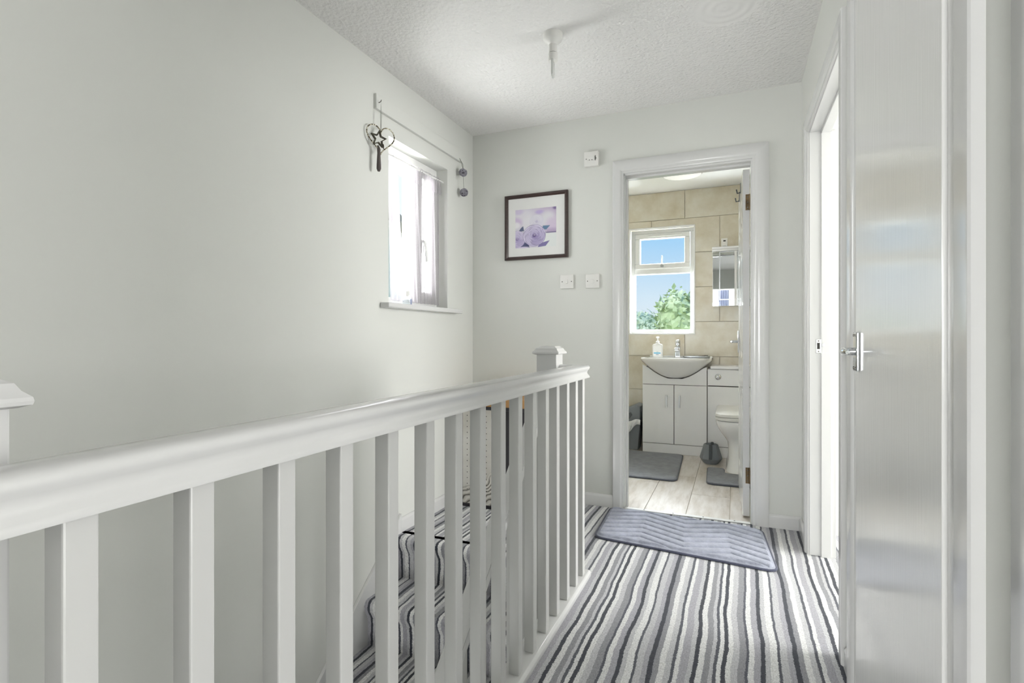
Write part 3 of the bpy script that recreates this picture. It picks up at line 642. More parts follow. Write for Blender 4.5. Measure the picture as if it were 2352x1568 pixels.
# sheer curtain
cu = thing('sheer_curtain', (XL - 0.03, 2.55, 1.22), 'sheer white voile curtain gathered on a thin rod in the window recess', 'curtain')
MB().tube([(XL - 0.03, W1[0] + 0.002, 1.985), (XL - 0.03, W1[1] - 0.002, 1.985)], 0.005, 8).build('rod', 'upvc', cu)
def drape(name, yt0, yt1, yb0, yb1, z0, z1, folds, amp, nu=120, xo=0.0):
    def fn(u, v):
        y = (yt0 + (yt1 - yt0) * u) * v + (yb0 + (yb1 - yb0) * u) * (1 - v)
        x = XL - 0.03 + xo + amp * math.sin(2 * PI * folds * u + 0.8 * math.sin(5 * u)) * (1 - 0.35 * v) + 0.003 * math.sin(40 * u + 3 * v)
        return (x, y, z0 + (z1 - z0) * v)
    return MB().grid(fn, nu, 14).build(name, 'sheer', cu, smooth=180, recalc=False)
drape('panel', 2.44, 2.835, 2.50, 2.83, 1.225, 1.98, 9, 0.009, xo=-0.012)
drape('panel', 2.30, 2.40, 2.33, 2.47, 1.225, 1.98, 3, 0.008, 50, xo=-0.012)
drape('heading', 2.262, 2.835, 2.262, 2.835, 1.90, 1.998, 26, 0.004, 220)
pb = thing('perfume_bottle', (XL - 0.005, 2.43, 1.2), 'small clear glass bottle with a white cap on the window sill', 'bottle')
MB().box(XL - 0.02, XL + 0.012, 2.405, 2.455, 1.2, 1.25).build('body', 'bottle_glass', pb, bevel=0.006)
MB().lathe([(0.008, 0), (0.008, 0.008), (0.012, 0.008), (0.012, 0.028), (0.010, 0.03)], (XL - 0.004, 2.43, 1.25), 14).build('cap', 'plastic', pb)
MB().box(XL + 0.0121, XL + 0.0126, 2.436, 2.452, 1.208, 1.236).build('label_strip', 'curtain_blue', pb)

# ------------------------------------------------------------------ rose picture
pf = thing('picture_frame', (-1.176, YB, 1.53), 'dark wooden frame with a lilac rose photograph in a wide white mount', 'picture')
px0, px1, pz0, pz1 = -1.392, -0.964, 1.530, 1.950; fw = 0.022
prof = [(0.0, 0.0), (0.0, 0.020), (0.006, 0.024), (0.014, 0.022), (fw, 0.013), (fw, 0.0)]
rr = []
for o_, d in prof: rr.append([(px0 + o_, YB - d, pz0 + o_), (px1 - o_, YB - d, pz0 + o_), (px1 - o_, YB - d, pz1 - o_), (px0 + o_, YB - d, pz1 - o_)])
MB().loft(rr, cap=False).build('frame', 'frame_wood', pf, smooth=20)
MB().box(px0 + 0.02, px1 - 0.02, YB - 0.009, YB - 0.001, pz0 + 0.02, pz1 - 0.02).build('mount', 'mount', pf)
NU, NV = 150, 150
S, T = np.meshgrid(np.linspace(0, 1, NU + 1), np.linspace(0, 1, NV + 1))
def hexc(h): return np.array(lin(h)[:3])
C = np.empty(S.shape + (3,)); C[:] = hexc('#d6d2de')
def blend(mask, c):
    global C
    C = C * (1 - mask[..., None]) + mask[..., None] * np.asarray(c)
def sm(x, a, b):
    t = np.clip((x - a) / (b - a), 0, 1); return t * t * (3 - 2 * t)
def blob(cx, cz, rx, rz, soft): return 1 - sm(np.hypot((S - cx) / rx, (T - cz) / rz), 1 - soft, 1 + soft)
blend(sm(S * 0.8 + T * 0.6, 0.75, 1.35), hexc('#c3b4cd'))
for cx, cz, rx, rz, c in [(.2, .8, .25, .18, '#e3e0e8'), (.3, .62, .12, .2, '#e6e4ea'), (.08, .95, .12, .08, '#cfc3de'), (.6, .9, .1, .05, '#bba8d8'), (.8, .7, .18, .2, '#e2e2e6'), (.95, .55, .2, .2, '#d3c4da'), (.0, .68, .16, .12, '#cdb9d9'), (.02, .6, .1, .08, '#efeef0')]:
    blend(blob(cx, cz, rx, rz, .45) * .85, hexc(c))
blend(sm(S, .55, .65) * (1 - sm(T, .33, .37)), hexc('#e4e8e6'))
blend(sm(S, .72, .78) * sm(T, .34, .36) * (1 - sm(T, .36, .40)), hexc('#6a5f88'))
blend(sm(S, .72, .8) * sm(T, .37, .40) * (1 - sm(T, .40, .52)) * .7, hexc('#a58fb6'))
blend(blob(.98, .98, .06, .05, .5), hexc('#7d6f9a'))
def leafp(pts, c):
    m = np.ones(S.shape)
    for i in range(len(pts)):
        (ax, az), (bx_, bz) = pts[i], pts[(i + 1) % len(pts)]
        dd = ((bx_ - ax) * (T - az) - (bz - az) * (S - ax)) / math.hypot(bx_ - ax, bz - az); m *= sm(dd, -.006, .01)
    blend(m, hexc(c))
leafp([(.0, .42), (.22, .44), (.19, .60), (.14, .53)], '#57607f'); leafp([(.30, .47), (.38, .52), (.36, .58)], '#63637f')
leafp([(.66, .46), (.76, .43), (.86, .54), (.68, .545)], '#5f7d9c'); leafp([(.12, .02), (.36, .0), (.30, .2), (.2, .16)], '#4a4f78')
leafp([(.55, .0), (.75, .02), (.85, .16), (.6, .1)], '#7d74a6')
def rose(cx, cz, r, light, mid, dark, levels, ph, soft=.05, gain=1.0):
    global C
    la0, mi0, da = hexc(light), hexc(mid), hexc(dark)
    for k in range(levels):
        rk = r * (1 - .78 * (k / levels) ** 0.9); n = [6, 5, 5, 4, 4, 3, 3, 2][k]
        for j in range(n):
            f = 2 * PI * j / n + ph + k * 1.1; px, pz = cx + math.cos(f) * rk * .42, cz + math.sin(f) * rk * .42
            tone = (.12 + .35 * k / levels + .4 * max(0, math.cos(f + .8))) * gain; la = la0 * (1 - tone) + mi0 * tone; mi_ = mi0 * (1 - .3 * tone) + da * .3 * tone
            ca, sa = math.cos(f), math.sin(f); X, Z = S - px, T - pz
            rad = np.hypot((X * ca + Z * sa) / (rk * .60), (-X * sa + Z * ca) / (rk * .72))
            m = 1 - sm(rad, 1 - soft, 1 + soft)
            dc = np.hypot(S - cx, T - cz) / rk
            t = sm(dc, .2, .98); c = mi_ * (1 - t[..., None]) + la * t[..., None]
            edge = (sm(rad, .80, .95))[..., None] * .55; c = c * (1 - edge) + la * edge
            w = (1 - sm(dc, .0, .55))[..., None] * gain * (.35 + .5 * k / levels); c = c * (1 - w) + (mi_ * .6 + da * .4) * w
            line = (sm(rad, .93, 1.0) * (1 - sm(rad, 1.0, 1.10)))[..., None] * .75 * gain
            C = C * (1 - line) + (mi_ * .5 + da * .5) * line
            C = C * (1 - m[..., None]) + c * m[..., None]
    m = 1 - sm(np.hypot(S - cx, T - cz) / r, .05, .2); blend(m * .6 * gain, da)
    m = 1 - sm(np.hypot(S - cx - .02 * r, (T - cz) * 1.4 - .05 * r) / r, .02, .13); blend(m * .7 * gain, la0)
rose(.53, .66, .17, '#e4e2ea', '#cbc5da', '#b3abc9', 5, 1.0, .18, .5)
rose(.04, .24, .21, '#ded6ea', '#a293c4', '#64548c', 6, 2.2)
rose(.47, .31, .27, '#e4ddf0', '#8a7ab6', '#3f2f62', 7, .4)
blend(blob(.2, .0, .16, .035, .5), hexc('#d6cde4'))
ix0, ix1, iz0, iz1 = px0 + 0.072, px1 - 0.078, pz0 + 0.075, pz1 - 0.095
mbp = MB().grid(lambda u, v: (ix0 + (ix1 - ix0) * u, YB - 0.0098, iz0 + (iz1 - iz0) * v), NU, NV)
po = mbp.build('print', 'print', pf, recalc=False)
ca = po.data.color_attributes.new('print', 'FLOAT_COLOR', 'POINT')
ca.data.foreach_set('color', np.concatenate([np.clip(C, 0, 1), np.ones(S.shape + (1,))], axis=2).astype(np.float32).ravel())

# ------------------------------------------------------------------ switches
def plate(name, cx, cz, dep, label, cat, w=0.086):
    t = thing(name, (cx, YB, cz - w / 2), label, cat)
    MB().box(cx - w / 2, cx + w / 2, YB - dep, YB, cz - w / 2, cz + w / 2).build('plate', 'plastic', t, bevel=0.003, seg=3)
    for s in (-1, 1): MB().lathe([(0.0034, 0), (0.003, 0.0012)], (cx + s * 0.030, YB - dep + 0.0003, cz), 10, (0, -1, 0)).build('screw', 'screw', t)
    return t
s1 = plate('light_switch', -0.972, 1.377, 0.012, 'white square light switch with a rocker below the rose picture', 'light switch')
MB().prism([(-0.977, YB - 0.012, 1.365), (-0.977, YB - 0.012, 1.391), (-0.977, YB - 0.0145, 1.391), (-0.977, YB - 0.019, 1.366)], (0.011, 0, 0)).build('rocker', 'plastic', s1, bevel=0.0008)
s2 = plate('blanking_plate', -0.809, 1.374, 0.012, 'white square cover plate with a round centre beside the light switch', 'wall plate')
MB().lathe([(0.0125, 0), (0.0125, 0.0015), (0.011, 0.0022)], (-0.809, YB - 0.0115, 1.374), 20, (0, -1, 0)).build('centre_disc', 'plastic', s2)
s3 = plate('isolator_switch', -0.812, 2.119, 0.030, 'deep white isolator box high on the wall beside the doorway', 'switch box', 0.088)
MB().box(-0.837, -0.789, YB - 0.034, YB - 0.029, 2.108, 2.132).build('rocker', 'plastic', s3, bevel=0.002)
for xx in (-0.822, -0.806): MB().box(xx - 0.0025, xx + 0.0025, YB - 0.0347, YB - 0.0335, 2.1085, 2.1125).build('mark', 'dark', s3)
MB().box(-0.787, -0.7845, YB - 0.0325, YB - 0.0295, 2.106, 2.135).build('fuse_slot', 'dark', s3)

# ------------------------------------------------------------------ ceiling lamp holder with bare bulb
la = thing('ceiling_lamp', (-0.754, 2.261, ZC), 'bare white ceiling lampholder with an unlit tube bulb', 'lamp')
lc = (-0.754, 2.261, ZC)
MB().lathe([(0.044, 0), (0.044, -0.022), (0.041, -0.03), (0.022, -0.046), (0.018, -0.05)], lc, 32).build('ceiling_rose', 'plastic', la)
MB().lathe([(0.0185, -0.046), (0.0195, -0.082), (0.0200, -0.086)], lc, 24).build('lamp_holder', 'plastic', la)
MB().lathe([(0.019, -0.0855), (0.019, -0.0885)], lc, 24).build('shade_ring_gap', 'dark', la)
bl = MB().lathe([(0.0215, -0.0885), (0.0225, -0.118), (0.0205, -0.124), (0.016, -0.126)], lc, 24).build('bulb_base', 'plastic', la)
mb = MB()
for (ax, ay) in ((0.0, -0.0095), (0.0, 0.0095)):
    pts = []
    for i in range(15):
        t = i / 14
        if t < .4: pts.append((lc[0] + ay - 0.0085, lc[1] + ax, ZC - 0.12 - t / .4 * 0.062))
        elif t < .6:
            a = (t - .4) / .2 * PI; pts.append((lc[0] + ay - 0.0085 * math.cos(a) * 0.9, lc[1] + ax, ZC - 0.182 - 0.008 * math.sin(a)))
        else: pts.append((lc[0] + ay + 0.0085, lc[1] + ax, ZC - 0.182 + (t - .6) / .4 * 0.062))
    pts = [(lc[0] + (p[1] - lc[1]), lc[1] + (p[0] - lc[0]), p[2]) for p in pts] if False else pts
    q = Matrix.Rotation(R(100), 3, 'Z'); off = Vector((lc[0], lc[1], 0))
    mb.tube([off + q @ (Vector(p) - off) for p in pts], 0.0058, 10)
mb.build('tube', 'tube', la)

# ------------------------------------------------------------------ printed storage box at the stair head
tb = thing('storage_box', (-1.33, 3.0, 0), 'printed pale and black storage box with stud rows and brown lid', 'storage box')
bx0, bx1, by0, by1 = -1.545, -1.115, 2.875, 3.165
MB().box(bx0, bx1, by0 + 0.004, by1, 0.0, 0.60).build('body', 'black', tb, bevel=0.004)
MB().box(bx0 + 0.006, -1.255, by0, by0 + 0.006, 0.02, 0.592).build('printed_panel', 'strands', tb)
MB().box(bx0 - 0.004, bx1 + 0.004, by0 - 0.006, by1, 0.592, 0.612).build('rim', 'black', tb, bevel=0.004)
MB().box(bx0 - 0.004, bx1 + 0.004, by0 - 0.006, by0 + 0.006, 0.0, 0.02).build('base_trim', 'black', tb, bevel=0.003)
MB().box(bx0, bx1, by0 - 0.002, by1, 0.612, 0.66).build('lid', 'wood', tb, bevel=0.004)
for xx in (-1.508, -1.379):
    for k in range(14): MB().lathe([(0.0032, 0), (0.002, 0.002)], (xx, by0 + 0.0003, 0.105 + 0.0345 * k), 8, (0, -1, 0)).build('stud', 'dark', tb)

# ------------------------------------------------------------------ chevron mat
def plush_mat(name, corners, label, edge='rug_edge', top='rug', rib=True, h=0.014, nu=260, nv=160, rad=0.05):
    A, B, C_, D = [Vector((x, y, 0)) for x, y in corners]      # near-left, near-right, far-right, far-left
    Lx, Ly = (B - A).length, (D - A).length
    t = thing(name, ((A + C_) / 2).to_tuple(), label, 'mat')
    def warp(u, v):     # rounded-corner mapping
        x, y = (u - .5) * Lx, (v - .5) * Ly; ax, ay = abs(x), abs(y); ex, ey = Lx / 2 - rad, Ly / 2 - rad
        if ax > ex and ay > ey:
            dx, dy = ax - ex, ay - ey; m = max(dx, dy); l_ = math.hypot(dx, dy)
            if l_ > 1e-9: dx, dy = dx * m / l_, dy * m / l_
            x = math.copysign(ex + dx, x); y = math.copysign(ey + dy, y)
        return x, y
    def P(x, y, z):
        u, v = x / Lx + .5, y / Ly + .5
        p = A * (1 - u) * (1 - v) + B * u * (1 - v) + C_ * u * v + D * (1 - u) * v; return (p.x, p.y, z)
    def fn(u, v):
        x, y = warp(u, v); d = min(u, 1 - u) * Lx; d = min(d, min(v, 1 - v) * Ly)
        e = min(1, d / 0.02); z = 0.004 + h * math.sqrt(max(0, 1 - (1 - e) ** 2)) * 0.75
        if rib and d > 0.012:
            tri = abs((((x - 0.02) / 0.43 + 0.5) % 1.0) - 0.5) * 0.43
            s = ((y - tri * 0.42) / 0.064) % 1.0
            z += 0.0115 * (1 - abs(2 * s - 1) ** 4) * min(1, (d - .012) / .008) - 0.002
        elif not rib: z += 0.0015 * math.sin(37 * x + 5 * y) * math.sin(29 * y)
        return P(x, y, z)
    MB().grid(fn, nu, nv).build('pile', top, t, smooth=180, recalc=False)
    ring = []
    for i in range(96):
        w = i / 96 * 4; k = int(w); q = w - k
        u, v = [(q, 0), (1, q), (1 - q, 1), (0, 1 - q)][k]; x, y = warp(u, v); ring.append(P(x, y, 0.006))
    MB().tube(ring, 0.0058, 8, closed=True).build('binding', edge, t, smooth=180)
    return t
plush_mat('chevron_mat', [(-0.668, 2.672), (0.172, 2.578), (0.130, 3.108), (-0.690, 3.165)], 'grey lavender plush mat with zigzag ribs on the striped carpet', rad=0.045)
plush_mat('bath_mat', [(-0.99, 3.93), (-0.388, 3.93), (-0.42, 4.82), (-1.01, 4.82)], 'plain slate grey bath mat in front of the vanity', 'mat_edge', 'mat_grey', rib=False, nu=80, nv=100)

# pedestal mat with U cut-out
pm = thing('pedestal_mat', (0.03, 4.2, 0), 'slate grey U-shaped mat around the toilet foot', 'mat')
def rpoly(pts, rads, n=6):
    out = []
    for i in range(len(pts)):
        p0, p, p1 = Vector(pts[i - 1]), Vector(pts[i]), Vector(pts[(i + 1) % len(pts)]); r = rads[i]
        a = p + (p0 - p).normalized() * r; b = p + (p1 - p).normalized() * r
        for k in range(n + 1):
            t = k / n; q = a * (1 - t) ** 2 + p * 2 * t * (1 - t) + b * t * t; out.append((q.x, q.y))
    return out
pol = rpoly([(-0.185, 3.95), (0.25, 3.95), (0.26, 4.43), (0.15, 4.43), (0.15, 4.27), (-0.08, 4.27), (-0.08, 4.43), (-0.20, 4.43)], [.05, .05, .03, .03, .06, .06, .03, .03])
MB().prism([(x, y, 0.002) for x, y in pol], (0, 0, 0.013)).build('pile', 'mat_grey', pm, bevel=0.004, seg=3)
MB().tube([(x, y, 0.0055) for x, y in pol], 0.005, 8, closed=True).build('binding', 'mat_edge', pm)

# ------------------------------------------------------------------ bathroom furniture
FY = 4.85
va = thing('vanity_unit', (-0.497, 5.0, 0), 'white gloss vanity unit with two doors under the basin', 'vanity unit')
MB().box(-0.770, -0.227, FY + 0.018, BB - 0.01, 0.0, 0.655).build('carcass', 'laminate', va, bevel=0.002)
MB().box(-0.770, -0.227, FY + 0.004, FY + 0.018, 0.0, 0.085).build('plinth', 'laminate', va, bevel=0.002)
cut = [(-0.06, .668), (-0.12, .690), (-0.18, .724), (-0.23, .762), (-0.272, .777)]
MB().prism([(-0.770, FY, 0.612), (-0.227, FY, 0.612), (-0.227, FY, 0.772)] + [(-0.489 - x, FY, z - .003) for x, z in cut[3::-1]] + [(-0.489 + x, FY, z - .003) for x, z in cut[:-1]] + [(-0.770, FY, 0.785)], (0, 0.017, 0)).build('front_panel', 'laminate', va)
for sx_ in (-0.770, -0.237): MB().box(sx_, sx_ + 0.010, FY + 0.018, BB - 0.01, 0.655, 0.76 if sx_ < -.5 else 0.735).build('side_cheek', 'laminate', va)
MB().box(-0.766, -0.231, FY + 0.012, FY + 0.0185, 0.08, 0.62).build('shadow_gap', 'dark', va)
for x0, x1, hx in ((-0.770, -0.501, -0.561), (-0.496, -0.227, -0.452)):
    d = MB().box(x0, x1, FY, FY + 0.017, 0.089, 0.608).build('door', 'laminate', va, bevel=0.002)
    MB().box(hx - 0.007, hx + 0.007, FY - 0.026, FY - 0.019, 0.412, 0.522).box(hx - 0.006, hx + 0.006, FY - 0.02, FY, 0.42, 0.432).box(hx - 0.006, hx + 0.006, FY - 0.02, FY, 0.502, 0.514).build('handle', 'brushed', d, bevel=0.002)
wc = thing('cistern_unit', (0.03, 5.0, 0), 'white gloss cistern unit with chrome flush button beside the vanity', 'cabinet')
MB().box(-0.222, 0.285, FY + 0.033, BB - 0.01, 0.0, 0.755).build('carcass', 'laminate', wc, bevel=0.002)
MB().box(-0.222, 0.285, FY + 0.012, FY + 0.034, 0.614, 0.752).build('upper_panel', 'laminate', wc, bevel=0.002)
MB().box(-0.222, 0.285, FY + 0.012, FY + 0.034, 0.093, 0.606).build('lower_panel', 'laminate', wc, bevel=0.002)
MB().box(-0.222, 0.285, FY + 0.018, FY + 0.034, 0.0, 0.088).build('plinth', 'laminate', wc, bevel=0.002)
MB().box(-0.218, 0.281, FY + 0.026, FY + 0.0335, 0.02, 0.75).build('shadow_gap', 'dark', wc)
MB().box(-0.198, 0.295, FY - 0.002, BB - 0.01, 0.757, 0.783).build('worktop', 'laminate', wc, bevel=0.004)
fb_ = MB().lathe([(0.026, 0), (0.026, 0.006), (0.022, 0.012), (0.014, 0.016), (0.004, 0.017)], (-0.137, FY + 0.013, 0.690), 28, (0, -1, 0)).build('flush_button', 'chrome', wc)
MB().box(-0.1378, -0.1362, FY - 0.006, FY + 0.002, 0.668, 0.712).build('button_split', 'dark', fb_)
# basin
ba = thing('basin', (-0.49, 4.95, 0.8), 'white ceramic semi-recessed basin on the vanity', 'basin')
bc = -0.489
def bring(sx_, f, z, back=BB - 0.012, n=48):
    out = []
    for i in range(n + 1):
        a = PI * i / n; out.append((bc - sx_ * math.copysign(abs(math.cos(a)) ** 0.75, math.cos(a)), back - 0.20 - (f - 0.20) * math.sin(a) ** 0.8, z))
    out += [(bc + sx_, back, z), (bc - sx_, back, z)]
    return out
zt0 = 0.846
lv = [(0.045, .27, 0.668), (0.09, .31, 0.677), (0.138, .345, 0.698), (0.19, .375, 0.730), (0.232, .397, 0.762), (0.265, .413, 0.790), (0.291, .425, 0.813), (0.302, .43, 0.828), (0.302, .43, 0.842), (0.299, .427, zt0), (0.285, .415, zt0)]
rings = [bring(*q) for q in lv]
def inner(k, z, n=48):
    out = []
    for i in range(n + 1):
        a = PI * i / n; out.append((bc - 0.25 * k * math.cos(a), BB - 0.15 - 0.245 * k * math.sin(a), z))
    out += [(bc + 0.25 * k * 0.94, BB - 0.148, z), (bc - 0.25 * k * 0.94, BB - 0.148, z)]
    return out
rings += [inner(1.0, zt0 - 0.004), inner(0.92, 0.80), inner(0.6, 0.745), inner(0.12, 0.73)]
MB().loft(rings).build('bowl', 'ceramic', ba, smooth=50)
MB().box(bc - 0.255, bc + 0.298, BB - 0.035, BB - 0.012, zt0 - 0.002, zt0 + 0.012).build('back_upstand', 'ceramic', ba, bevel=0.005)
# tap
ta = thing('basin_tap', (-0.484, 5.03, zt0), 'chrome square mixer tap standing on the basin', 'tap')
ty = 5.03; tx = -0.4835
MB().box(tx - 0.0215, tx + 0.0215, ty - 0.02, ty + 0.02, zt0, zt0 + 0.10).build('body', 'chrome', ta, bevel=0.004)
MB().box(tx - 0.017, tx + 0.017, ty - 0.13, ty - 0.01, zt0 + 0.066, zt0 + 0.088).build('spout', 'chrome', ta, bevel=0.005)
MB().lathe([(0.019, 0.0), (0.019, 0.012), (0.022, 0.016), (0.023, 0.05), (0.021, 0.058), (0.012, 0.061)], (tx, ty, zt0 + 0.10), 24).build('lever_cap', 'chrome', ta)
# soap pump
so_ = thing('soap_dispenser', (-0.66, 5.0, zt0), 'white pump soap bottle with a blue striped label on the basin', 'soap bottle')
sx0, sy0 = -0.660, 5.02
def orect(w, d, z, n=24, p=0.45): return [(sx0 + w * math.copysign(abs(math.cos(2 * PI * i / n)) ** p, math.cos(2 * PI * i / n)), sy0 + d * math.copysign(abs(math.sin(2 * PI * i / n)) ** p, math.sin(2 * PI * i / n)), z) for i in range(n)]
MB().loft([orect(.042, .022, zt0), orect(.046, .025, zt0 + .004), orect(.047, .026, zt0 + .06), orect(.046, .025, zt0 + .108), orect(.040, .022, zt0 + .118), orect(.020, .016, zt0 + .124), orect(.014, .013, zt0 + .128)]).build('bottle', 'plastic', so_)
MB().lathe([(0.017, 0.126), (0.017, 0.142), (0.010, 0.148), (0.006, 0.15), (0.006, 0.172), (0.014, 0.174), (0.015, 0.184), (0.010, 0.188)], (sx0, sy0, zt0), 18).box(sx0 - 0.007, sx0 + 0.007, sy0 - 0.05, sy0, zt0 + 0.175, zt0 + 0.185).build('pump', 'plastic', so_, bevel=0.0015)
lb = MB().box(sx0 - 0.036, sx0 + 0.036, sy0 - 0.0275, sy0 - 0.025, zt0 + .012, zt0 + .10).build('label_face', 'plastic', so_)
MB().box(sx0 - 0.031, sx0 + 0.029, sy0 - 0.0282, sy0 - 0.027, zt0 + .034, zt0 + .043).build('blue_band', 'blue', lb)
MB().box(sx0 - 0.012, sx0 + 0.012, sy0 - 0.0282, sy0 - 0.027, zt0 + .020, zt0 + .030).box(sx0 - 0.007, sx0 + 0.01, sy0 - 0.0282, sy0 - 0.027, zt0 + .048, zt0 + .052).build('print_lines', 'grey_print', lb)
# soap tray + razor
tr_ = thing('soap_tray', (-0.33, 5.0, zt0), 'low grey oval tray on the basin rim', 'tray')
rg = [[(-0.325 + (0.115 + e) * math.cos(2 * PI * i / 32), 5.045 + (0.05 + e * .6) * math.sin(2 * PI * i / 32), zt0 + z) for i in range(32)] for e, z in ((-0.01, 0.0), (0.0, 0.003), (0.004, 0.014), (0.001, 0.014), (-0.006, 0.004))]
MB().loft(rg).build('dish', 'brushed', tr_)
rz = thing('grooming_tool', (-0.27, 5.04, zt0 + 0.008), 'tiny dark grooming tool lying in the grey tray', 'tool')
MB().tube([(-0.31, 5.05, zt0 + 0.012), (-0.25, 5.03, zt0 + 0.018)], [0.002, 0.004], 8).build('blade', 'screw', rz)
MB().tube([(-0.25 + 0.012 * math.cos(a) + .01, 5.028 + 0.012 * math.sin(a), zt0 + 0.02) for a in [2 * PI * i / 14 for i in range(14)]], 0.003, 6, closed=True).build('finger_loop', 'dark', rz)
# toilet
to = thing('toilet', (0.035, 4.6, 0), 'white back-to-wall ceramic toilet with closed square lid', 'toilet')
tcx = 0.035; TB = FY + 0.0115
def tring(w, y0, z, p=0.8, n=28):
    out = []
    for i in range(n + 1):
        a = PI * i / n; out.append((tcx - w * math.copysign(abs(math.cos(a)) ** p, math.cos(a)), (y0 + 0.17) - 0.17 * math.sin(a) ** p, z))
    return out + [(tcx + w, TB, z), (tcx - w, TB, z)]
MB().loft([tring(.105, 4.315, 0), tring(.098, 4.325, 0.02), tring(.088, 4.36, 0.08), tring(.088, 4.385, 0.16), tring(.095, 4.385, 0.215), tring(.120, 4.36, 0.255), tring(.150, 4.33, 0.30), tring(.170, 4.305, 0.345), tring(.176, 4.295, 0.380), tring(.174, 4.297, 0.388), tring(.160, 4.315, 0.390), tring(.160, 4.315, 0.3965)]).build('pan', 'ceramic', to, smooth=60)
MB().loft([tring(.178, 4.292, 0.397, .55), tring(.180, 4.289, 0.402, .55), tring(.180, 4.289, 0.418, .55), tring(.177, 4.293, 0.421, .55)]).build('seat', 'plastic', to, smooth=50)
MB().loft([tring(.177, 4.293, 0.423, .5), tring(.180, 4.289, 0.428, .5), tring(.178, 4.291, 0.445, .5), tring(.165, 4.31, 0.452, .5)]).build('lid', 'plastic', to, smooth=50)
# toilet brush
tbz = thing('toilet_brush', (-0.185, 4.63, 0), 'squat grey toilet brush pot by the cistern unit', 'toilet brush')
bcx, bcy = -0.185, 4.63
MB().lathe([(0.055, 0), (0.062, 0.006), (0.085, 0.040), (0.086, 0.052), (0.055, 0.155), (0.050, 0.158), (0.046, 0.155), (0.046, 0.13)], (bcx, bcy, 0), 8).build('pot', 'charcoal', tbz, smooth=20)
MB().tube([(bcx, bcy - 0.086, 0.045), (bcx, bcy - 0.051, 0.158)], 0.013, 10).build('front_rib', 'charcoal_dark', tbz)
MB().lathe([(0.012, 0.12), (0.012, 0.168), (0.009, 0.172)], (bcx + 0.01, bcy, 0), 14).build('handle', 'charcoal_dark', tbz)
# waste bin
bi = thing('waste_bin', (-0.90, 4.98, 0), 'grey swing-top bin with a white bag showing at the rim', 'bin')
def rc4(w, d, z, cx=-0.905, cy=4.99): return [(cx - w, cy - d, z), (cx + w, cy - d, z), (cx + w, cy + d, z), (cx - w, cy + d, z)]
MB().loft([rc4(.085, .085, 0), rc4(.105, .10, .25), rc4(.098, .093, .25)]).build('body', 'charcoal', bi, bevel=0.006)
MB().prism([(-1.012, 4.885, .255), (-0.798, 4.885, .255), (-0.798, 4.885, .40), (-0.835, 4.885, .415), (-1.012, 4.885, .335)], (0, 0.21, 0)).build('lid', 'charcoal', bi, bevel=0.008, seg=3)
MB().prism([(-0.99, 4.879, .275), (-0.90, 4.879, .275), (-0.865, 4.879, .32), (-0.88, 4.879, .345), (-0.99, 4.879, .30)], (0, 0.01, 0)).build('flap', 'charcoal_dark', bi, bevel=0.003)
def bagf(u, v):
    x = -1.015 + 0.222 * u; z = 0.275 - v * (0.045 + 0.055 * math.exp(-((u - .5) / .22) ** 2)) + 0.012 * math.sin(9 * u)
    return (x, 4.872 - 0.008 * math.sin(PI * v) - 0.004 * math.sin(31 * u + 4 * v), z)
MB().grid(bagf, 40, 8).build('bag', 'bag', bi, smooth=180, recalc=False)
# mirror cabinet
mc = thing('mirror_cabinet', (-0.04, 5.08, 1.3), 'white mirrored bathroom cabinet on the tiled wall', 'cabinet')
cx0, cx1, cz0, cz1, cf = -0.186, 0.215, 1.305, 1.79, 5.02
MB().box(cx0, cx1, cf + 0.004, BB - 0.009, cz0, cz1).build('carcass', 'laminate', mc, bevel=0.002)
MB().prism([(cx0 - 0.004, cf - 0.012, 1.826), (cx0 - 0.004, cf - 0.012, 1.81), (cx0 - 0.004, cf - 0.002, 1.80), (cx0 - 0.004, cf - 0.002, 1.786), (cx0 - 0.004, BB - 0.01, 1.786), (cx0 - 0.004, BB - 0.01, 1.826)], (cx1 - cx0 + 0.008, 0, 0)).build('cornice', 'laminate', mc, bevel=0.002)
MB().box(cx0 + 0.001, cx1 - 0.001, cf, cf + 0.004, cz0 + 0.001, cz1 - 0.006).build('mirror_back', 'mirror', mc)
dm = MB().box(-0.126, 0.15, cf - 0.016, cf - 0.004, 1.362, 1.775).build('mirror_door', 'mirror', mc)
casing_rect(MB(), 'y', cf - 0.0165, cf - 0.002, -0.132, 0.156, 1.356, 1.781, 0.008).build('edge', 'brushed', dm)
MB().box(-0.008, 0.012, cf - 0.019, cf - 0.0165, cz0 + 0.002, cz1 - 0.01).build('stile', 'laminate', mc)
th_ = thing('thermometer', (-0.09, 5.07, 1.826), 'small white display gadget standing on the mirror cabinet', 'gadget')
MB().box(-0.116, -0.064, 5.03, 5.052, 1.826, 1.902).build('case', 'plastic', th_, bevel=0.005, seg=3)
MB().box(-0.099, -0.079, 5.0292, 5.0302, 1.872, 1.884).build('screen', 'dark', th_)
MB().box(-0.102, -0.076, 5.0290, 5.0302, 1.832, 1.835).build('foot_line', 'grey_print', th_)
# bathroom ceiling light
bl_ = thing('flush_ceiling_light', (-0.396, 4.44, ZBC), 'round flat white flush light on the bathroom ceiling', 'lamp')
MB().lathe([(0.150, 0), (0.150, -0.030), (0.154, -0.036)], (-0.396, 4.46, ZBC), 48).build('base', 'plastic', bl_)
MB().lathe([(0.154, -0.036), (0.157, -0.040), (0.157, -0.046), (0.150, -0.050)], (-0.396, 4.46, ZBC), 48).build('rim', 'grey_rim', bl_)
MB().lathe([(0.150, -0.046), (0.147, -0.053), (0.10, -0.056), (0.002, -0.057)], (-0.396, 4.46, ZBC), 48).build('diffuser', 'diffuser', bl_)

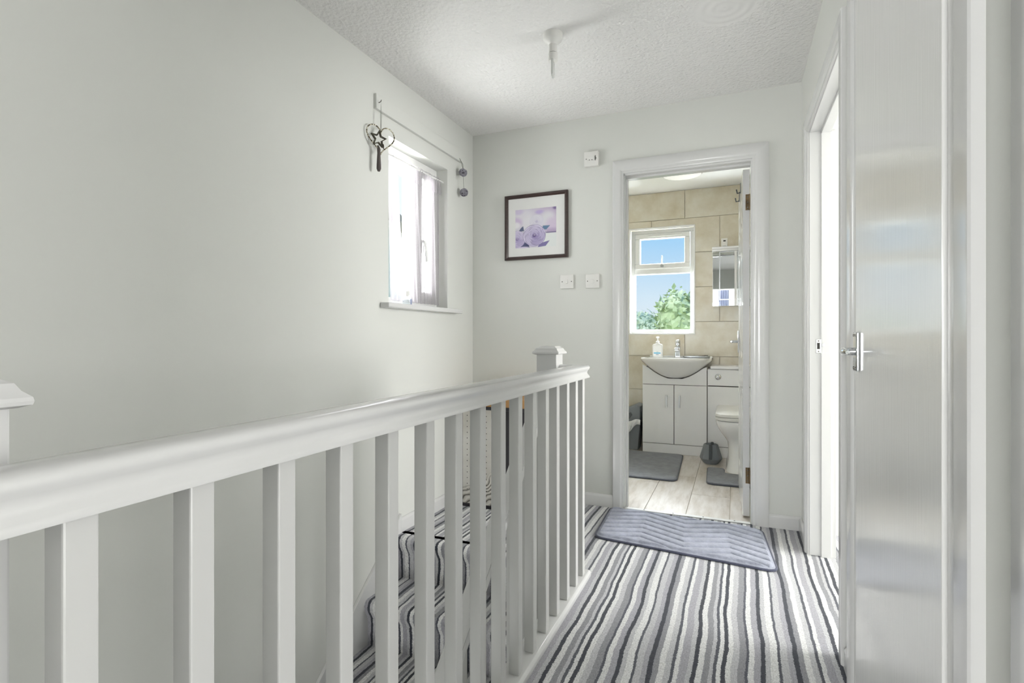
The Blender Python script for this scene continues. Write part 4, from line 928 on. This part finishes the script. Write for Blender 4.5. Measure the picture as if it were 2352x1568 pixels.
# ------------------------------------------------------------------ rear room curtains (seen in the mirror)
for i, (xa, xb) in enumerate(((-1.75, -1.55), (-0.40, -0.15))):
    def cf_(u, v, xa=xa, xb=xb): return (xa + (xb - xa) * u, -4.2 + 0.025 * math.sin(2 * PI * 5 * u), 0.3 + 1.9 * v)
    tag(MB().grid(cf_, 60, 2).build('bedroom_curtain', 'curtain_blue', smooth=180, recalc=False), ['blue grey curtain in the rear room on the stair side', 'blue grey curtain in the rear room on the doors side'][i], 'curtain')

# ------------------------------------------------------------------ outdoors
struct('ground', MB().box(-60, 60, 5.6, 90, GZ - 0.2, GZ).box(-60, XL - 0.3, -20, 5.6, GZ - 0.2, GZ), 'soil', 'green lawn outside below the windows', 'ground')
def tree(x, y, h, rx, rz, mat, label, n, seed, trunk=True):
    r = np.random.default_rng(seed); t = thing('garden_tree', (x, y, GZ), label, 'tree')
    MB().tube([(x, y, GZ), (x + 0.05, y, GZ + h * .4), (x, y, GZ + h * 0.7)], [0.16, 0.12, 0.05], 8).build('trunk', 'bark', t)
    cz = GZ + h - rz; lob = [(r.uniform(-.6, .6) * rx, r.uniform(-.6, .6) * rx, r.uniform(-.5, .6) * rz, r.uniform(.4, .6)) for _ in range(11)] + [(0, 0, 0, .75)]
    mb = MB()
    for k in range(n):
        lx, ly, lz, s = lob[r.integers(len(lob))]; d = r.normal(size=3); d /= np.linalg.norm(d); q = r.uniform(.75, 1.02)
        c = Vector((x + lx + d[0] * rx * s * q, y + ly + d[1] * rx * s * q, cz + lz + d[2] * rz * s * q))
        a = Vector(r.normal(size=3)).normalized(); b = a.cross(Vector(d)).normalized(); w = r.uniform(.07, .14)
        mb.add([c - a * w, c + b * w * .5, c + a * w, c - b * w * .5], [(0, 1, 2, 3)])
    f = mb.build('foliage', mat, t, recalc=False); f['kind'] = 'stuff'
    mb2 = MB()
    for lx, ly, lz, s in lob: mb2.sphere((x + lx, y + ly, cz + lz), 1.0, 10, 7)
    o = 0
    vs2 = []
    for lx, ly, lz, s in lob:
        m_ = 10 * 8
        for p in mb2.v[o:o + m_]: vs2.append((x + lx + (p[0] - x - lx) * rx * s * .8, y + ly + (p[1] - y - ly) * rx * s * .8, cz + lz + (p[2] - cz - lz) * rz * s * .8))
        o += m_
    mb2.v = vs2; mb2.build('inner_crown', mat, t)
    return t
tree(-0.9, 16.0, 5.25, 1.25, 1.9, 'leaf', 'full bright green garden tree outside the bathroom window', 5200, 3)
tree(-3.5, 21.0, 4.75, 1.7, 1.4, 'leaf2', 'lower pale green tree in the garden beyond the lawn', 3600, 5)
tree(-2.3, 26.0, 5.0, 1.4, 1.4, 'leaf2', 'rounded pale tree between the full tree and the low one', 3000, 8)
tree(1.3, 21.0, 5.6, 1.5, 1.9, 'leaf', 'tall green tree partly behind the full tree', 3000, 9)
ho_ = thing('neighbour_house', (-12, 10, GZ), 'pale rendered house with a grey gable roof across the side passage', 'house')
MB().prism([(-9.0, 6.0, GZ), (-9.0, 15.6, GZ), (-9.0, 15.6, 3.0), (-9.0, 9.6, 5.5), (-9.0, 6.0, 4.0)], (-7, 0, 0)).build('wall', 'render', ho_)
rfv = [(-8.7, 16.0, 2.85), (-8.7, 9.6, 5.52), (-8.7, 9.6, 5.72), (-8.7, 16.0, 3.05)]
MB().prism(rfv, (-7.5, 0, 0)).prism([(-8.7, 5.6, 3.85), (-8.7, 9.6, 5.52), (-8.7, 9.6, 5.72), (-8.7, 5.6, 4.05)], (-7.5, 0, 0)).build('roof', 'rooftile', ho_)
